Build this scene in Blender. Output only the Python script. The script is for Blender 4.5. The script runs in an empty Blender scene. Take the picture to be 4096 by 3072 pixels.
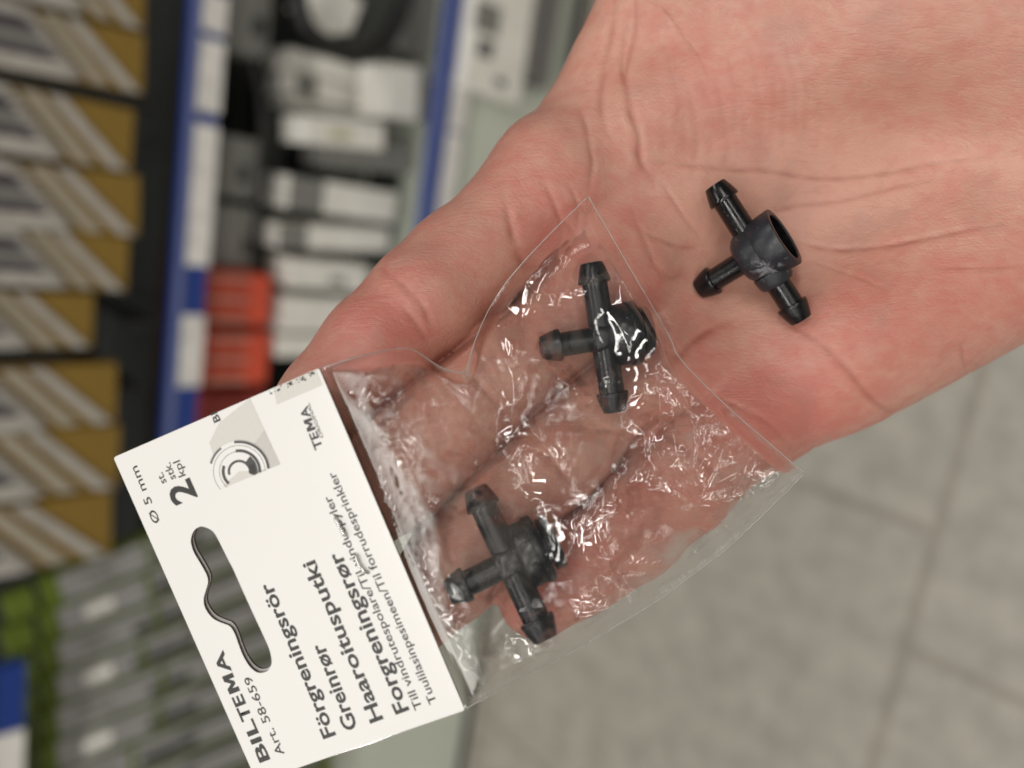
import bpy, bmesh, math, random
import numpy as np
from mathutils import Matrix, Vector
from mathutils.bvhtree import BVHTree
random.seed(7); rng = np.random.default_rng(7)
SC = bpy.context.scene; COL = SC.collection

# ------------------------------------------------------------------ camera, light, exposure
F = 3154.0                 # focal length in reference pixels (frame 4096 x 3072)
D = 0.145                  # metres from the lens to the palm
CAM_H = 0.90
def unit(v): v = np.array(v, float); return v/np.linalg.norm(v)
Xc = unit((.150, .965, .200))                      # the aisle direction, seen by the camera
Zc = np.array((-.72, -.010, .69)); Zc = unit(Zc-Xc*Zc.dot(Xc))   # up
Yc = np.cross(Zc, Xc)
ROT = Matrix((tuple(Xc), tuple(Yc), tuple(Zc)))
CAMM = Matrix.Translation((0, 0, CAM_H)) @ ROT.to_4x4()
cd = bpy.data.cameras.new('camera'); cam = bpy.data.objects.new('camera', cd); COL.objects.link(cam)
cam.matrix_world = CAMM
cd.sensor_width = 36; cd.lens = 36*F/4096
cd.clip_start = .005; cd.clip_end = 60
cd.dof.use_dof = True; cd.dof.focus_distance = D-.007; cd.dof.aperture_fstop = cd.lens/3.8
SC.camera = cam
w = bpy.data.worlds.new('World'); SC.world = w; w.use_nodes = True
bg = w.node_tree.nodes['Background']; bg.inputs[0].default_value = (1, .96, .9, 1); bg.inputs[1].default_value = .085
def strip(loc, sx, sy, power):
    l = bpy.data.lights.new('ceiling_strip_light', 'AREA'); l.shape = 'RECTANGLE'; l.size = sx; l.size_y = sy
    l.energy = power; l.color = (1, .962, .912)
    o = bpy.data.objects.new('ceiling_strip_light', l); COL.objects.link(o); o.location = loc
for yy, p in ((-4.4, 19), (-2.6, 21.5), (-.9, 21.5), (.75, 12)):
    for xx in (-2.6, -.55, 1.5):
        strip((xx, yy, 3.1), 1.5, .22, p)
SC.view_settings.view_transform = 'Standard'; SC.view_settings.look = 'None'
SC.view_settings.exposure = 0.0; SC.view_settings.gamma = 1
SC.view_settings.use_curve_mapping = False
SC.render.engine = 'CYCLES'
SC.cycles.use_denoising = True
SC.cycles.transparent_max_bounces = 24; SC.cycles.max_bounces = 8
SC.cycles.sample_clamp_indirect = 4

# ------------------------------------------------------------------ helpers
def P(px, py, z=0.):                                # reference pixel at height z (mm) over the palm plane -> mm
    k = (D*1000-z)/F
    return np.array(((px-2048)*k, -(py-1536)*k, z), float)
def Pa(px, py, z):
    k = (D*1000-z)/F
    return np.stack(((px-2048)*k, -(py-1536)*k, z+0*px), -1)
def to_px(v):
    k = F/(D*1000-v[:, 2]); return np.stack((v[:, 0]*k+2048, 1536-v[:, 1]*k), -1)
CM = CAMM @ Matrix.Translation((0, 0, -D))          # palm frame (metres) -> world
def wray(px, py):
    return np.array((ROT @ Vector(((px-2048)/F, (1536-py)/F, -1.)))[:])
def hit_y(px, py, Y): r = wray(px, py); t = Y/r[1]; return np.array((0, 0, CAM_H))+r*t
def hit_z(px, py, Z=0.): r = wray(px, py); t = (Z-CAM_H)/r[2]; return np.array((0, 0, CAM_H))+r*t

def tag(o, label=None, cat=None, group=None, kind=None):
    if label: o['label'] = label
    if cat: o['category'] = cat
    if group: o['group'] = group
    if kind: o['kind'] = kind
    return o
def mesh_obj(name, verts, faces, mat=None, parent=None, smooth=True, M=None):
    me = bpy.data.meshes.new(name)
    me.from_pydata([tuple(v) for v in verts] if not isinstance(verts, np.ndarray) else verts.tolist(), [], faces if not isinstance(faces, np.ndarray) else faces.tolist())
    me.update()
    if smooth: me.polygons.foreach_set('use_smooth', [True]*len(me.polygons))
    for m in (mat if isinstance(mat, list) else [mat]): me.materials.append(m)
    o = bpy.data.objects.new(name, me); COL.objects.link(o)
    if M is not None: o.matrix_world = M
    if parent: o.parent = parent
    return o
def bm_obj(name, bm, mat, parent=None, M=None, smooth=False):
    me = bpy.data.meshes.new(name); bm.to_mesh(me); bm.free()
    if smooth: me.polygons.foreach_set('use_smooth', [True]*len(me.polygons))
    me.materials.append(mat)
    o = bpy.data.objects.new(name, me); COL.objects.link(o)
    if M is not None: o.matrix_world = M
    if parent: o.parent = parent
    return o
def empty(name, M):
    o = bpy.data.objects.new(name, None); COL.objects.link(o); o.matrix_world = M; o.empty_display_size = .01
    return o
def add_hex(bm, c8):
    v = [bm.verts.new(tuple(c)) for c in c8]
    for f in ((0, 3, 2, 1), (4, 5, 6, 7), (0, 1, 5, 4), (1, 2, 6, 5), (2, 3, 7, 6), (3, 0, 4, 7)): bm.faces.new([v[i] for i in f])
def add_box(bm, a, b):
    x0, y0, z0 = a; x1, y1, z1 = b
    add_hex(bm, [(x0, y0, z0), (x1, y0, z0), (x1, y1, z0), (x0, y1, z0), (x0, y0, z1), (x1, y0, z1), (x1, y1, z1), (x0, y1, z1)])
def bevel(bm, r, seg=2):
    bmesh.ops.bevel(bm, geom=list(bm.edges), offset=r, segments=seg, affect='EDGES', profile=.5)

# ------------------------------------------------------------------ materials
def mat(name, col, rough=.5, spec=.5, metal=0., coat=0., noise=None, bump=None, trans=0.):
    """noise=(scale, amount): real colour variation; bump=(scale, strength, distance)"""
    m = bpy.data.materials.new(name); m.use_nodes = True; n = m.node_tree.nodes; l = m.node_tree.links
    b = n['Principled BSDF']; b.inputs['Base Color'].default_value = (*col, 1)
    b.inputs['Roughness'].default_value = rough; b.inputs['Specular IOR Level'].default_value = spec
    b.inputs['Metallic'].default_value = metal; b.inputs['Coat Weight'].default_value = coat
    tc = n.new('ShaderNodeTexCoord')
    if noise:
        t = n.new('ShaderNodeTexNoise'); t.inputs['Scale'].default_value = noise[0]; t.inputs['Detail'].default_value = 5
        l.new(tc.outputs['Object'], t.inputs['Vector'])
        r = n.new('ShaderNodeMapRange'); r.inputs[3].default_value = 1-noise[1]; r.inputs[4].default_value = 1+noise[1]
        l.new(t.outputs[0], r.inputs[0])
        x = n.new('ShaderNodeVectorMath'); x.operation = 'SCALE'; x.inputs[0].default_value = col
        l.new(r.outputs[0], x.inputs['Scale']); l.new(x.outputs[0], b.inputs['Base Color'])
    if bump:
        t = n.new('ShaderNodeTexNoise'); t.inputs['Scale'].default_value = bump[0]; t.inputs['Detail'].default_value = 6
        l.new(tc.outputs['Object'], t.inputs['Vector'])
        q = n.new('ShaderNodeBump'); q.inputs['Strength'].default_value = bump[1]; q.inputs['Distance'].default_value = bump[2]
        l.new(t.outputs[0], q.inputs['Height']); l.new(q.outputs[0], b.inputs['Normal'])
    return m
M_dark = mat('dark_pegboard', (.018, .020, .018), .6, noise=(8, .5))
M_shelf = mat('grey_green_steel', (.60, .635, .55), .5, noise=(6, .08))
M_blue = mat('blue_rail_plastic', (.012, .045, .25), .35)
M_blueclear = mat('clear_rail_cover', (.13, .16, .33), .25)
M_paper = mat('white_label_paper', (.78, .76, .72), .6, noise=(70, .35))
M_wbox = mat('white_carton', (.84, .82, .75), .55, noise=(30, .22))
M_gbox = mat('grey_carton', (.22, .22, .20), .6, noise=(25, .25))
M_dgbox = mat('dark_grey_carton', (.055, .058, .052), .6, noise=(25, .3))
M_print = mat('grey_print', (.14, .13, .13), .6, noise=(80, .4))
M_red = mat('red_carton', (.64, .085, .04), .5, noise=(20, .15))
M_dred = mat('dark_red_carton', (.26, .03, .022), .5, noise=(20, .15))
M_must = mat('mustard_card', (.24, .145, .02), .55, noise=(20, .12))
M_cream = mat('cream_band', (.38, .34, .26), .5, noise=(160, .25))
M_silver = mat('silver_plastic', (.42, .40, .36), .4, noise=(110, .45))
M_purple = mat('purple_grey_plastic', (.075, .065, .075), .45, noise=(60, .2))
M_lime = mat('lime_green_card', (.12, .17, .015), .5, noise=(25, .15))
M_gpack = mat('grey_pack_print', (.32, .315, .31), .5, noise=(40, .6))
M_rubber = mat('black_rubber', (.012, .012, .012), .35)

# ------------------------------------------------------------------ setting: floor
YF = hit_z(1935, 2500, 0)[1]                        # the shelf front stands where the kick plate meets the floor
pA = [hit_z(*q) for q in ((3860, 1640), (3740, 2130), (3645, 2600))]
yA = float(np.mean([q[1] for q in pA])); xB = pA[1][0]; xC = pA[2][0]
TILE = .60; ROW = .62
def floor_mat():
    m = bpy.data.materials.new('floor_tile'); m.use_nodes = True; n = m.node_tree.nodes; l = m.node_tree.links
    b = n['Principled BSDF']; b.inputs['Roughness'].default_value = .5
    tc = n.new('ShaderNodeTexCoord')
    mp = n.new('ShaderNodeMapping'); mp.inputs['Location'].default_value = (-xC, -yA, 0)
    l.new(tc.outputs['Object'], mp.inputs[0])
    sp = n.new('ShaderNodeSeparateXYZ'); l.new(mp.outputs[0], sp.inputs[0])
    def mth(op, a, b=0., c=None):
        x = n.new('ShaderNodeMath'); x.operation = op
        for i, q in enumerate((a, b) if c is None else (a, b, c)):
            if isinstance(q, (int, float)): x.inputs[i].default_value = q
            else: l.new(q, x.inputs[i])
        return x.outputs[0]
    row = mth('DIVIDE', sp.outputs[1], ROW)
    dy = mth('MULTIPLY', mth('ABSOLUTE', mth('SUBTRACT', row, mth('ROUND', row))), ROW)
    odd = mth('MULTIPLY', mth('MODULO', mth('ADD', mth('FLOOR', row), 21), 2), -abs(xB-xC)/TILE)
    cx_ = mth('ADD', mth('DIVIDE', sp.outputs[0], TILE), odd)
    dx = mth('MULTIPLY', mth('ABSOLUTE', mth('SUBTRACT', cx_, mth('ROUND', cx_))), TILE)
    gd = mth('MINIMUM', dx, dy)
    gr = n.new('ShaderNodeMapRange'); gr.inputs[1].default_value = .0035; gr.inputs[2].default_value = .0085; l.new(gd, gr.inputs[0])
    br = n.new('ShaderNodeMix'); br.data_type = 'RGBA'; br.inputs[6].default_value = (.76, .74, .71, 1); br.inputs[7].default_value = (1, 1, 1, 1); l.new(gr.outputs[0], br.inputs[0])
    t1 = n.new('ShaderNodeTexNoise'); t1.inputs['Scale'].default_value = 27; t1.inputs['Detail'].default_value = 6; t1.inputs['Roughness'].default_value = .62
    l.new(tc.outputs['Object'], t1.inputs['Vector'])
    cr = n.new('ShaderNodeValToRGB'); cr.color_ramp.elements[0].position = .36; cr.color_ramp.elements[1].position = .66
    cr.color_ramp.elements[0].color = (.29, .27, .23, 1); cr.color_ramp.elements[1].color = (.385, .36, .31, 1)
    l.new(t1.outputs[0], cr.inputs[0])
    mx = n.new('ShaderNodeMix'); mx.data_type = 'RGBA'; mx.blend_type = 'MULTIPLY'; mx.inputs[0].default_value = 1
    l.new(cr.outputs[0], mx.inputs[6]); l.new(br.outputs[2], mx.inputs[7]); l.new(mx.outputs[2], b.inputs['Base Color'])
    return m
tag(mesh_obj('floor', [(-6, -5, 0), (6, -5, 0), (6, 6, 0), (-6, 6, 0)], [(0, 1, 2, 3)], floor_mat(), smooth=False), kind='structure')

# ------------------------------------------------------------------ setting: shelving unit with price rails
XW0, XW1 = -1.9, 1.9
root = tag(empty('shelving_unit', Matrix.Translation((0, YF, 0))), 'dark pegboard shelving unit with blue price rails and pale kick plate', 'shelving')
def wpart(name, a, b, m, parent=root, bev=.0):
    bm = bmesh.new(); add_box(bm, a, b)
    if bev: bevel(bm, bev)
    o = bm_obj(name, bm, m); o.parent = parent
    if parent: o.matrix_parent_inverse = Matrix.Translation(-Vector(parent.matrix_world.translation)) if parent is root else Matrix()
    return o
bpy.context.view_layer.update()
zr1 = hit_y(760, 900, YF)[2]; zr2 = hit_y(1765, 560, YF)[2]
hr1 = hit_y(690, 900, YF)[2]-hit_y(825, 900, YF)[2]; hr2 = .9*(hit_y(1700, 560, YF)[2]-hit_y(1830, 560, YF)[2])
DEP = .34
wpart('back_panel', (XW0, YF+DEP, 0), (XW1, YF+DEP+.02, 2.0), M_dark)
wpart('kick_plate', (XW0, YF+.004, 0), (XW1, YF+.02, zr2-hr2*.5-.001), M_shelf)
wpart('shelf_board', (XW0, YF+.021, zr2-.03), (XW1, YF+DEP-.001, zr2-.01), M_shelf)
wpart('shelf_board', (XW0, YF+.12, zr1-.03), (XW1, YF+DEP-.001, zr1-.01), M_dark)
def rail(zc, h, x0, x1, labels, y=YF):
    r = wpart('price_rail', (x0, y-.012, zc-h/2), (x1, y+.003, zc+h/2), M_blue, bev=.002)
    c = wpart('rail_cover', (x0, y-.0165, zc+h*.24), (x1, y-.0125, zc+h*.46), M_blueclear)
    c.parent = r; c.matrix_parent_inverse = Matrix()
    for a, b in labels:
        xa, xb = sorted((hit_y(700, a, y)[0] if h == hr1 else hit_y(1750, a, y)[0], hit_y(700, b, y)[0] if h == hr1 else hit_y(1750, b, y)[0]))
        q = wpart('price_label', (xa, y-.0145, zc-h*(.5 if h == hr1 else .49)), (xb, y-.0123, zc+h*(.22 if h == hr1 else .02)), M_paper); q.parent = r; q.matrix_parent_inverse = Matrix()
    return r
R1 = rail(zr1, hr1, hit_y(640, 1930, YF)[0], XW1, [(-60, 95), (130, 425), (478, 1050), (1250, 1535)])
X2 = hit_y(1700, 2050, YF)[0]
wpart('side_panel', (XW0, YF-.002, .0), (X2-.002, YF+.0035, zr2+hr2*.5+.05), M_shelf)
wpart('toe_shade', (XW0, YF-.006, 0), (XW1, YF-.0025, .014), M_dark)  # solid dark strip painting the shade of the toe recess
R2 = rail(zr2, hr2, X2, XW1, [(-200, 235), (250, 510), (520, 900)])
for R in (R1, R2):
    R.matrix_parent_inverse = Matrix.Translation((0, -YF, 0))
zt = hit_y(92, 2780, YF-.07)[2]+.021
R3 = rail(zt, .042, hit_y(30, 3500, YF)[0], hit_y(30, 2500, YF)[0], [], YF-.07)
lx = sorted((hit_y(40, 2740, YF)[0], hit_y(40, 3030, YF)[0]))
q = wpart('price_label', (lx[0], YF-.0845, zt-.0205), (lx[1], YF-.0823, zt+.010), M_paper); q.parent = R3; q.matrix_parent_inverse = Matrix()

# ------------------------------------------------------------------ goods on the shelves
def goods_box(name, q, m, label, cat, group, depth=.07, off=0., rot=0, face=None, bev=.0015):
    """q = (x0,y0,x1,y1) reference pixels of the front face; the box is square to the shelf, at its real size"""
    Y = YF+off
    a = hit_y(q[0], (q[1]+q[3])/2, Y); b = hit_y(q[2], (q[1]+q[3])/2, Y)
    c = hit_y((q[0]+q[2])/2, q[1], Y); d = hit_y((q[0]+q[2])/2, q[3], Y)
    z1, z0 = a[2], b[2]; x1, x0 = c[0], d[0]
    cx, cz = (x0+x1)/2, (z0+z1)/2; hx, hz = abs(x1-x0)/2, abs(z1-z0)/2
    bm = bmesh.new(); add_box(bm, (-hx, 0, -hz), (hx, depth, hz)); bevel(bm, bev)
    o = bm_obj(name, bm, m, M=Matrix.Translation((cx, Y, cz)) @ Matrix.Rotation(math.radians(rot), 4, 'Y'))
    tag(o, label, cat, group)
    for (u0, v0, u1, v1, fm, nm) in face or ():
        bm = bmesh.new(); add_box(bm, (-hx+2*hx*u0, -.0012, -hz+2*hz*v0), (-hx+2*hx*u1, -.0002, -hz+2*hz*v1))
        bm_obj(nm, bm, fm, parent=o)
    return o
G1 = 'white cartons on the middle shelf'
pl = (.1, .3, .75, .62, M_print, 'printed_panel')
goods_box('product_box', (1150, 245, 1575, 325), M_wbox, 'white carton, topmost in the photo of the row beside the cable coil', 'box', G1, off=.10)
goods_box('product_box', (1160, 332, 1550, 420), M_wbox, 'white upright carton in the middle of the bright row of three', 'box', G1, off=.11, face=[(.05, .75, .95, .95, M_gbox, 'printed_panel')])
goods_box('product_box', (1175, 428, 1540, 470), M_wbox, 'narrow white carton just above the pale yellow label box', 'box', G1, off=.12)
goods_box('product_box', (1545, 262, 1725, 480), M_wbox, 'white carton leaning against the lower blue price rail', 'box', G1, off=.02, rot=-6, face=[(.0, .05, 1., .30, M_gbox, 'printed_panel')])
goods_box('product_box', (1230, 478, 1540, 590), M_wbox, 'bright white carton with faint yellow-green lettering', 'box', G1, off=.03, rot=-5,
          face=[(.3, .45, .6, .75, mat('pale_lettering', (.5, .5, .3), .6), 'printed_panel')])
goods_box('product_box', (1310, 560, 1640, 680), M_gbox, 'grey-white carton tucked under the bright lettered carton', 'box', G1, off=.05, rot=-4)
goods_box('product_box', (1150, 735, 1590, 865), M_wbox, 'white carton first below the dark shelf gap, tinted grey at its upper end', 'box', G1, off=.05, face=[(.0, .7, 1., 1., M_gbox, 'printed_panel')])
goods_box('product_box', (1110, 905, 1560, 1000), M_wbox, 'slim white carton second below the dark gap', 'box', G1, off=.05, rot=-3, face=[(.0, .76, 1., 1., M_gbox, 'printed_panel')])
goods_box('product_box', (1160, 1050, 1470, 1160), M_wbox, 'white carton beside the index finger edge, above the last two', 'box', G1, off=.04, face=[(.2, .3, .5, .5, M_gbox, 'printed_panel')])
goods_box('product_box', (1130, 1195, 1420, 1330), M_wbox, 'square white carton nearest the fingertip side of the hand', 'box', G1, off=.04)
goods_box('product_box', (1110, 1345, 1300, 1430), M_wbox, 'lowest white carton in the photo, right above the card corner', 'box', G1, off=.04)
G2 = 'grey cartons beside the upper rail'
goods_box('product_box', (890, -60, 1085, 215), M_gbox, 'grey carton at the top edge next to the upper blue rail', 'box', G2, off=.08, face=[(.3, .1, .6, .4, M_dgbox, 'printed_panel')])
goods_box('product_box', (855, 545, 1030, 790), M_gbox, 'grey carton below the black cable coil, beside the long price label', 'box', G2, off=.08, face=[(.25, .2, .55, .45, M_dgbox, 'printed_panel')])
goods_box('product_box', (850, 825, 1020, 1065), M_gbox, 'grey carton directly above the red cartons', 'box', G2, off=.08, face=[(.2, .05, .5, .3, M_dgbox, 'printed_panel')])
G3 = 'dark grey cartons at the back of the middle shelf'
goods_box('product_box', (1040, 715, 1150, 1060), M_dgbox, 'dark grey carton behind the slim white cartons', 'box', G3, off=.16)
goods_box('product_box', (1060, 250, 1150, 700), M_dgbox, 'long dark grey carton left of the bright upright cartons', 'box', G3, off=.2)
goods_box('product_box', (1560, 700, 1640, 1080), M_dgbox, 'dark grey carton standing between white cartons and lower rail', 'box', G3, off=.10)
G4 = 'red cartons under the upper rail'
st = lambda: [(.05+.2*i, .35, .14+.2*i, .97, mat('pale_red_stripe', (.68, .33, .25), .5), 'printed_stripe') for i in range(0, 5, 2)]
goods_box('product_box', (820, 1095, 1080, 1300), M_red, 'red carton with pale stripes directly below the grey cartons', 'box', G4, off=.04, face=st())
goods_box('product_box', (815, 1335, 1075, 1540), M_red, 'red striped carton in the middle of the three red ones', 'box', G4, off=.04, face=st())
goods_box('product_box', (810, 1575, 1060, 1780), M_dred, 'dark red carton partly hidden behind the header card', 'box', G4, off=.05)
goods_box('product_box', (870, 1790, 1250, 1900), M_dgbox, 'dark grey carton behind the upper corner of the card', 'box', G3, off=.10)
G5 = 'goods on the bottom shelf'
goods_box('product_box', (1885, -200, 2125, 395), M_wbox, 'big white carton with smudged dark print under the lower rail', 'box', G5, off=-.03, depth=.03,
          face=[(.42, .55, .62, .95, M_gbox, 'printed_panel'), (.25, .6, .37, .85, M_print, 'printed_panel'), (.08, .3, .14, .5, M_print, 'printed_panel')])
for i, xx in enumerate((2130, 2168, 2206)):
    goods_box('magazine', (xx, -200, xx+32, 330+20*i), M_gbox if i != 1 else M_print,
              ['grey bagged leaflet pack touching the big white carton', 'dark printed leaflet pack in the middle of the leaflet stack', 'grey leaflet pack farthest from the big white carton'][i], 'leaflet pack', 'leaflet packs on the bottom shelf', off=-.03, depth=.02)

# black cable coil and clear bag near the top of the photograph
def tube_pts(pts, r, n=10, closed=False):
    pts = [np.array(p, float) for p in pts]; N = len(pts); V = []; Fc = []
    for i, p in enumerate(pts):
        a = pts[(i-1) % N] if (closed or i) else p; b = pts[(i+1) % N] if (closed or i < N-1) else p
        t = unit(b-a); s = np.cross(t, (0.13, .21, .97)); s = unit(s); u = np.cross(t, s)
        rr = r[i] if hasattr(r, '__len__') else r
        for k in range(n): V.append(p+rr*(math.cos(2*math.pi*k/n)*s+math.sin(2*math.pi*k/n)*u))
    for i in range(N if closed else N-1):
        for k in range(n):
            j = (i+1) % N; Fc.append((i*n+k, i*n+(k+1) % n, j*n+(k+1) % n, j*n+k))
    if not closed: Fc.append(tuple(range(n))[::-1]); Fc.append(tuple((N-1)*n+k for k in range(n)))
    return V, Fc
def spline(pts, per=10, closed=False):
    pts = [np.array(p, float) for p in pts]; N = len(pts); out = []
    for i in range(N if closed else N-1):
        g = lambda k: pts[k % N] if closed else pts[min(max(k, 0), N-1)]
        p0, p1, p2, p3 = g(i-1), g(i), g(i+1), g(i+2)
        for s in range(per):
            t = s/per; out.append(.5*((2*p1)+(-p0+p2)*t+(2*p0-5*p1+4*p2-p3)*t*t+(-p0+3*p1-3*p2+p3)*t**3))
    if not closed: out.append(pts[-1])
    return out
def wtube(name, pxs, off, r, m, label, cat, group=None, closed=False):
    pts = spline([hit_y(x, y, YF+off) for x, y in pxs], closed=closed)
    V, Fc = tube_pts(pts, r, closed=closed); o0 = Vector(pts[0])
    V = [Vector(v)-o0 for v in V]
    return tag(mesh_obj(name, V, Fc, m, M=Matrix.Translation(o0)), label, cat, group)
wtube('cable', [(1190, -60), (1205, 60), (1260, 150), (1400, 215), (1520, 190), (1600, 60), (1640, -60)], .01, .011, M_rubber, 'thick black cable looping in from the top edge of the shelf', 'cable', 'black cables')
wtube('cable', [(1010, 240), (1045, 400), (1050, 600), (1035, 800), (1010, 980)], .06, .004, M_rubber, 'thin black cable hanging beside the grey cartons', 'cable', 'black cables')
goods_box('product_box', (1270, -60, 1440, 90), M_wbox, 'small white carton framed by the thick black cable', 'box', G1, off=.05, rot=18)
goods_box('product_box', (1610, -60, 1740, 225), M_gbox, 'grey-green carton at the top edge left of the lower rail', 'box', G3, off=.05)
goods_box('product_box', (1450, -60, 1590, 200), M_dgbox, 'dark plastic tray with bright glints inside the cable loop', 'box', G3, off=.06)

# mustard packs
GM = 'mustard and silver packs hanging in a column'
ordn = ['cut off by the top edge', 'first whole one under the top edge', 'second whole one from the top, set a little left', 'third whole one from the top', 'fourth whole one from the top', 'highest hanging of all, in the column middle', 'first one below the recessed pack', 'second one below the recessed pack', 'last one above the lime green packs']
def must_pack(xe, y0, y1, k):
    off = -.02
    Y = YF+off
    e = hit_y(xe, (y0+y1)/2, Y); c = hit_y(xe, y0, Y); d = hit_y(xe, y1, Y)
    W = abs(c[0]-d[0]); H = .26; zb = e[2]
    rt = tag(empty('blister_pack', Matrix.Translation(((c[0]+d[0])/2, Y, zb)) @ Matrix.Rotation(math.radians(random.uniform(-2, 2)), 4, 'Y')),
             'mustard card pack with silver slats, '+ordn[k], 'blister pack', GM)
    def prt(name, quad, m, y0=-.004, y1=0.):             # quad in (s up from the bottom end, t from its +x side) in units of W
        bm = bmesh.new()
        pts = [((.5-t)*W, s*W) for s, t in quad]
        a = sum(pts[i][0]*pts[(i+1) % 4][1]-pts[(i+1) % 4][0]*pts[i][1] for i in range(4))
        if a < 0: pts = pts[::-1]
        add_hex(bm, [(x, y1, z) for x, z in pts[::-1]]+[(x, y0, z) for x, z in pts[::-1]])
        bmesh.ops.recalc_face_normals(bm, faces=bm.faces)
        return bm_obj(name, bm, m, parent=rt)
    hw = H/W
    prt('backing_card', ((0, 0), (0, 1), (hw, 1), (hw, 0)), M_must, -.0, .022)
    prt('silver_band', ((1.06, .02), (.07, .98), (.32, .98), (1.30, .02)), M_silver)
    prt('cream_band', ((1.42, .03), (.55, .97), (.82, .97), (1.66, .03)), M_cream)
    for i in range(9):                                    # notched edge of the moulding
        f = i/9; s0 = 1.80-.83*f; t0 = .03+.94*f
        prt('notch', ((s0, t0), (s0-.06, t0+.075), (s0+.14, t0+.075), (s0+.18, t0)), M_silver, -.008)
    for i, (t0, t1, m) in enumerate(((.0, .16, M_silver), (.18, .38, M_purple), (.40, .56, M_gbox), (.58, .72, M_purple), (.74, .99, M_silver))):
        prt('slat', ((1.98-.88*t0, t0), (1.98-.88*t1, t1), (hw, t1), (hw, t0)), m, -.007)
for k, (xe, y0, y1) in enumerate([(579, -110, 125), (575, 140, 378), (530, 440, 690), (556, 704, 945), (511, 952, 1165), (372, 1178, 1390), (466, 1454, 1690), (475, 1703, 1950), (444, 1965, 2215)]):
    must_pack(xe, y0, y1, k)
# black hooks of the pegboard between the packs
for k, (x, y) in enumerate(((640, 420), (640, 1300), (560, 1560))):
    goods_box('peg_hook', (x-120, y-14, x, y+14), M_rubber, ['black peg hook under the first whole mustard pack', 'black peg hook just above the recessed mustard pack', 'black peg hook beside the recessed mustard pack'][k], 'hook', 'peg hooks', off=.0, depth=.2, bev=.001)

# lime green packs, splayed
GL = 'grey and lime green packs hanging splayed'
for k in range(11):
    yl = 2330+k*133
    A, B = (150, yl), (1330, yl-.40*1180)
    off = -.012*k*.4-.004
    Y = YF+off
    a, b = hit_y(*A, Y), hit_y(*B, Y); c = hit_y(A[0], A[1]+118, Y)
    ax = unit(a-b); L = np.linalg.norm(a-b); hw = np.linalg.norm(np.cross(ax, a-c))
    sx = unit(np.cross(ax, (0, 1, 0)))
    if sx.dot(c-a) < 0: sx = -sx
    Mx = Matrix((tuple(sx), tuple(np.cross(ax, sx)), tuple(ax))).transposed().to_4x4(); Mx.translation = Vector(b)
    rt = tag(empty('tool_pack', Mx), 'long grey pack edged lime green, ' + ['topmost of the splayed row, mostly lime', 'second of the splayed row', 'third of the splayed row', 'fourth of the splayed row', 'fifth of the splayed row, behind the card slot', 'sixth of the splayed row', 'seventh of the splayed row, at the bottom-left corner', 'eighth of the splayed row, cut by the bottom edge', 'ninth of the splayed row, under the card', 'tenth of the splayed row, low behind the card', 'last of the splayed row, lowest under the card'][k], 'tool pack', GL)
    sg = 1 if np.cross(ax, sx)[1] < 0 else -1
    def gp(name, x0, x1, z0, z1, t0, t1, m):
        bm = bmesh.new(); ys = sorted((t0*sg, t1*sg)); add_box(bm, (x0, ys[0], z0), (x1, ys[1], z1)); bevel(bm, .0008, 1); return bm_obj(name, bm, m, parent=rt)
    gp('backing_card', 0, hw*1.10, 0, L, -.02, 0, M_lime)
    if True:
        gp('printed_sleeve', hw*.04, hw*.99, .02, L*.95, .0002, .004, M_gpack)
        gp('printed_stripe', hw*.30, hw*.42, .03, L*.78, .0042, .005, M_gbox)
        z_ = random.uniform(.5, .62)
        gp('printed_stripe', hw*.12, hw*.22, .03, L*z_, .0042, .005, M_dgbox); gp('printed_text_block', hw*.50, hw*.86, L*random.uniform(.52, .56), L*random.uniform(.66, .74), .0042, .005, M_dgbox)
        gp('lime_window', hw*.05, hw*.9, L*(z_+.13), L*(z_+.145), .0051, .006, M_lime)
        gp('printed_panel', hw*.3, hw*.7, L*.80, L*.88, .0042, .005, M_wbox if k % 2 else M_gbox)
    gp('top_cap', 0, hw*.9, L*1.02, L*1.10, -.01, .006, M_lime)

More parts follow.
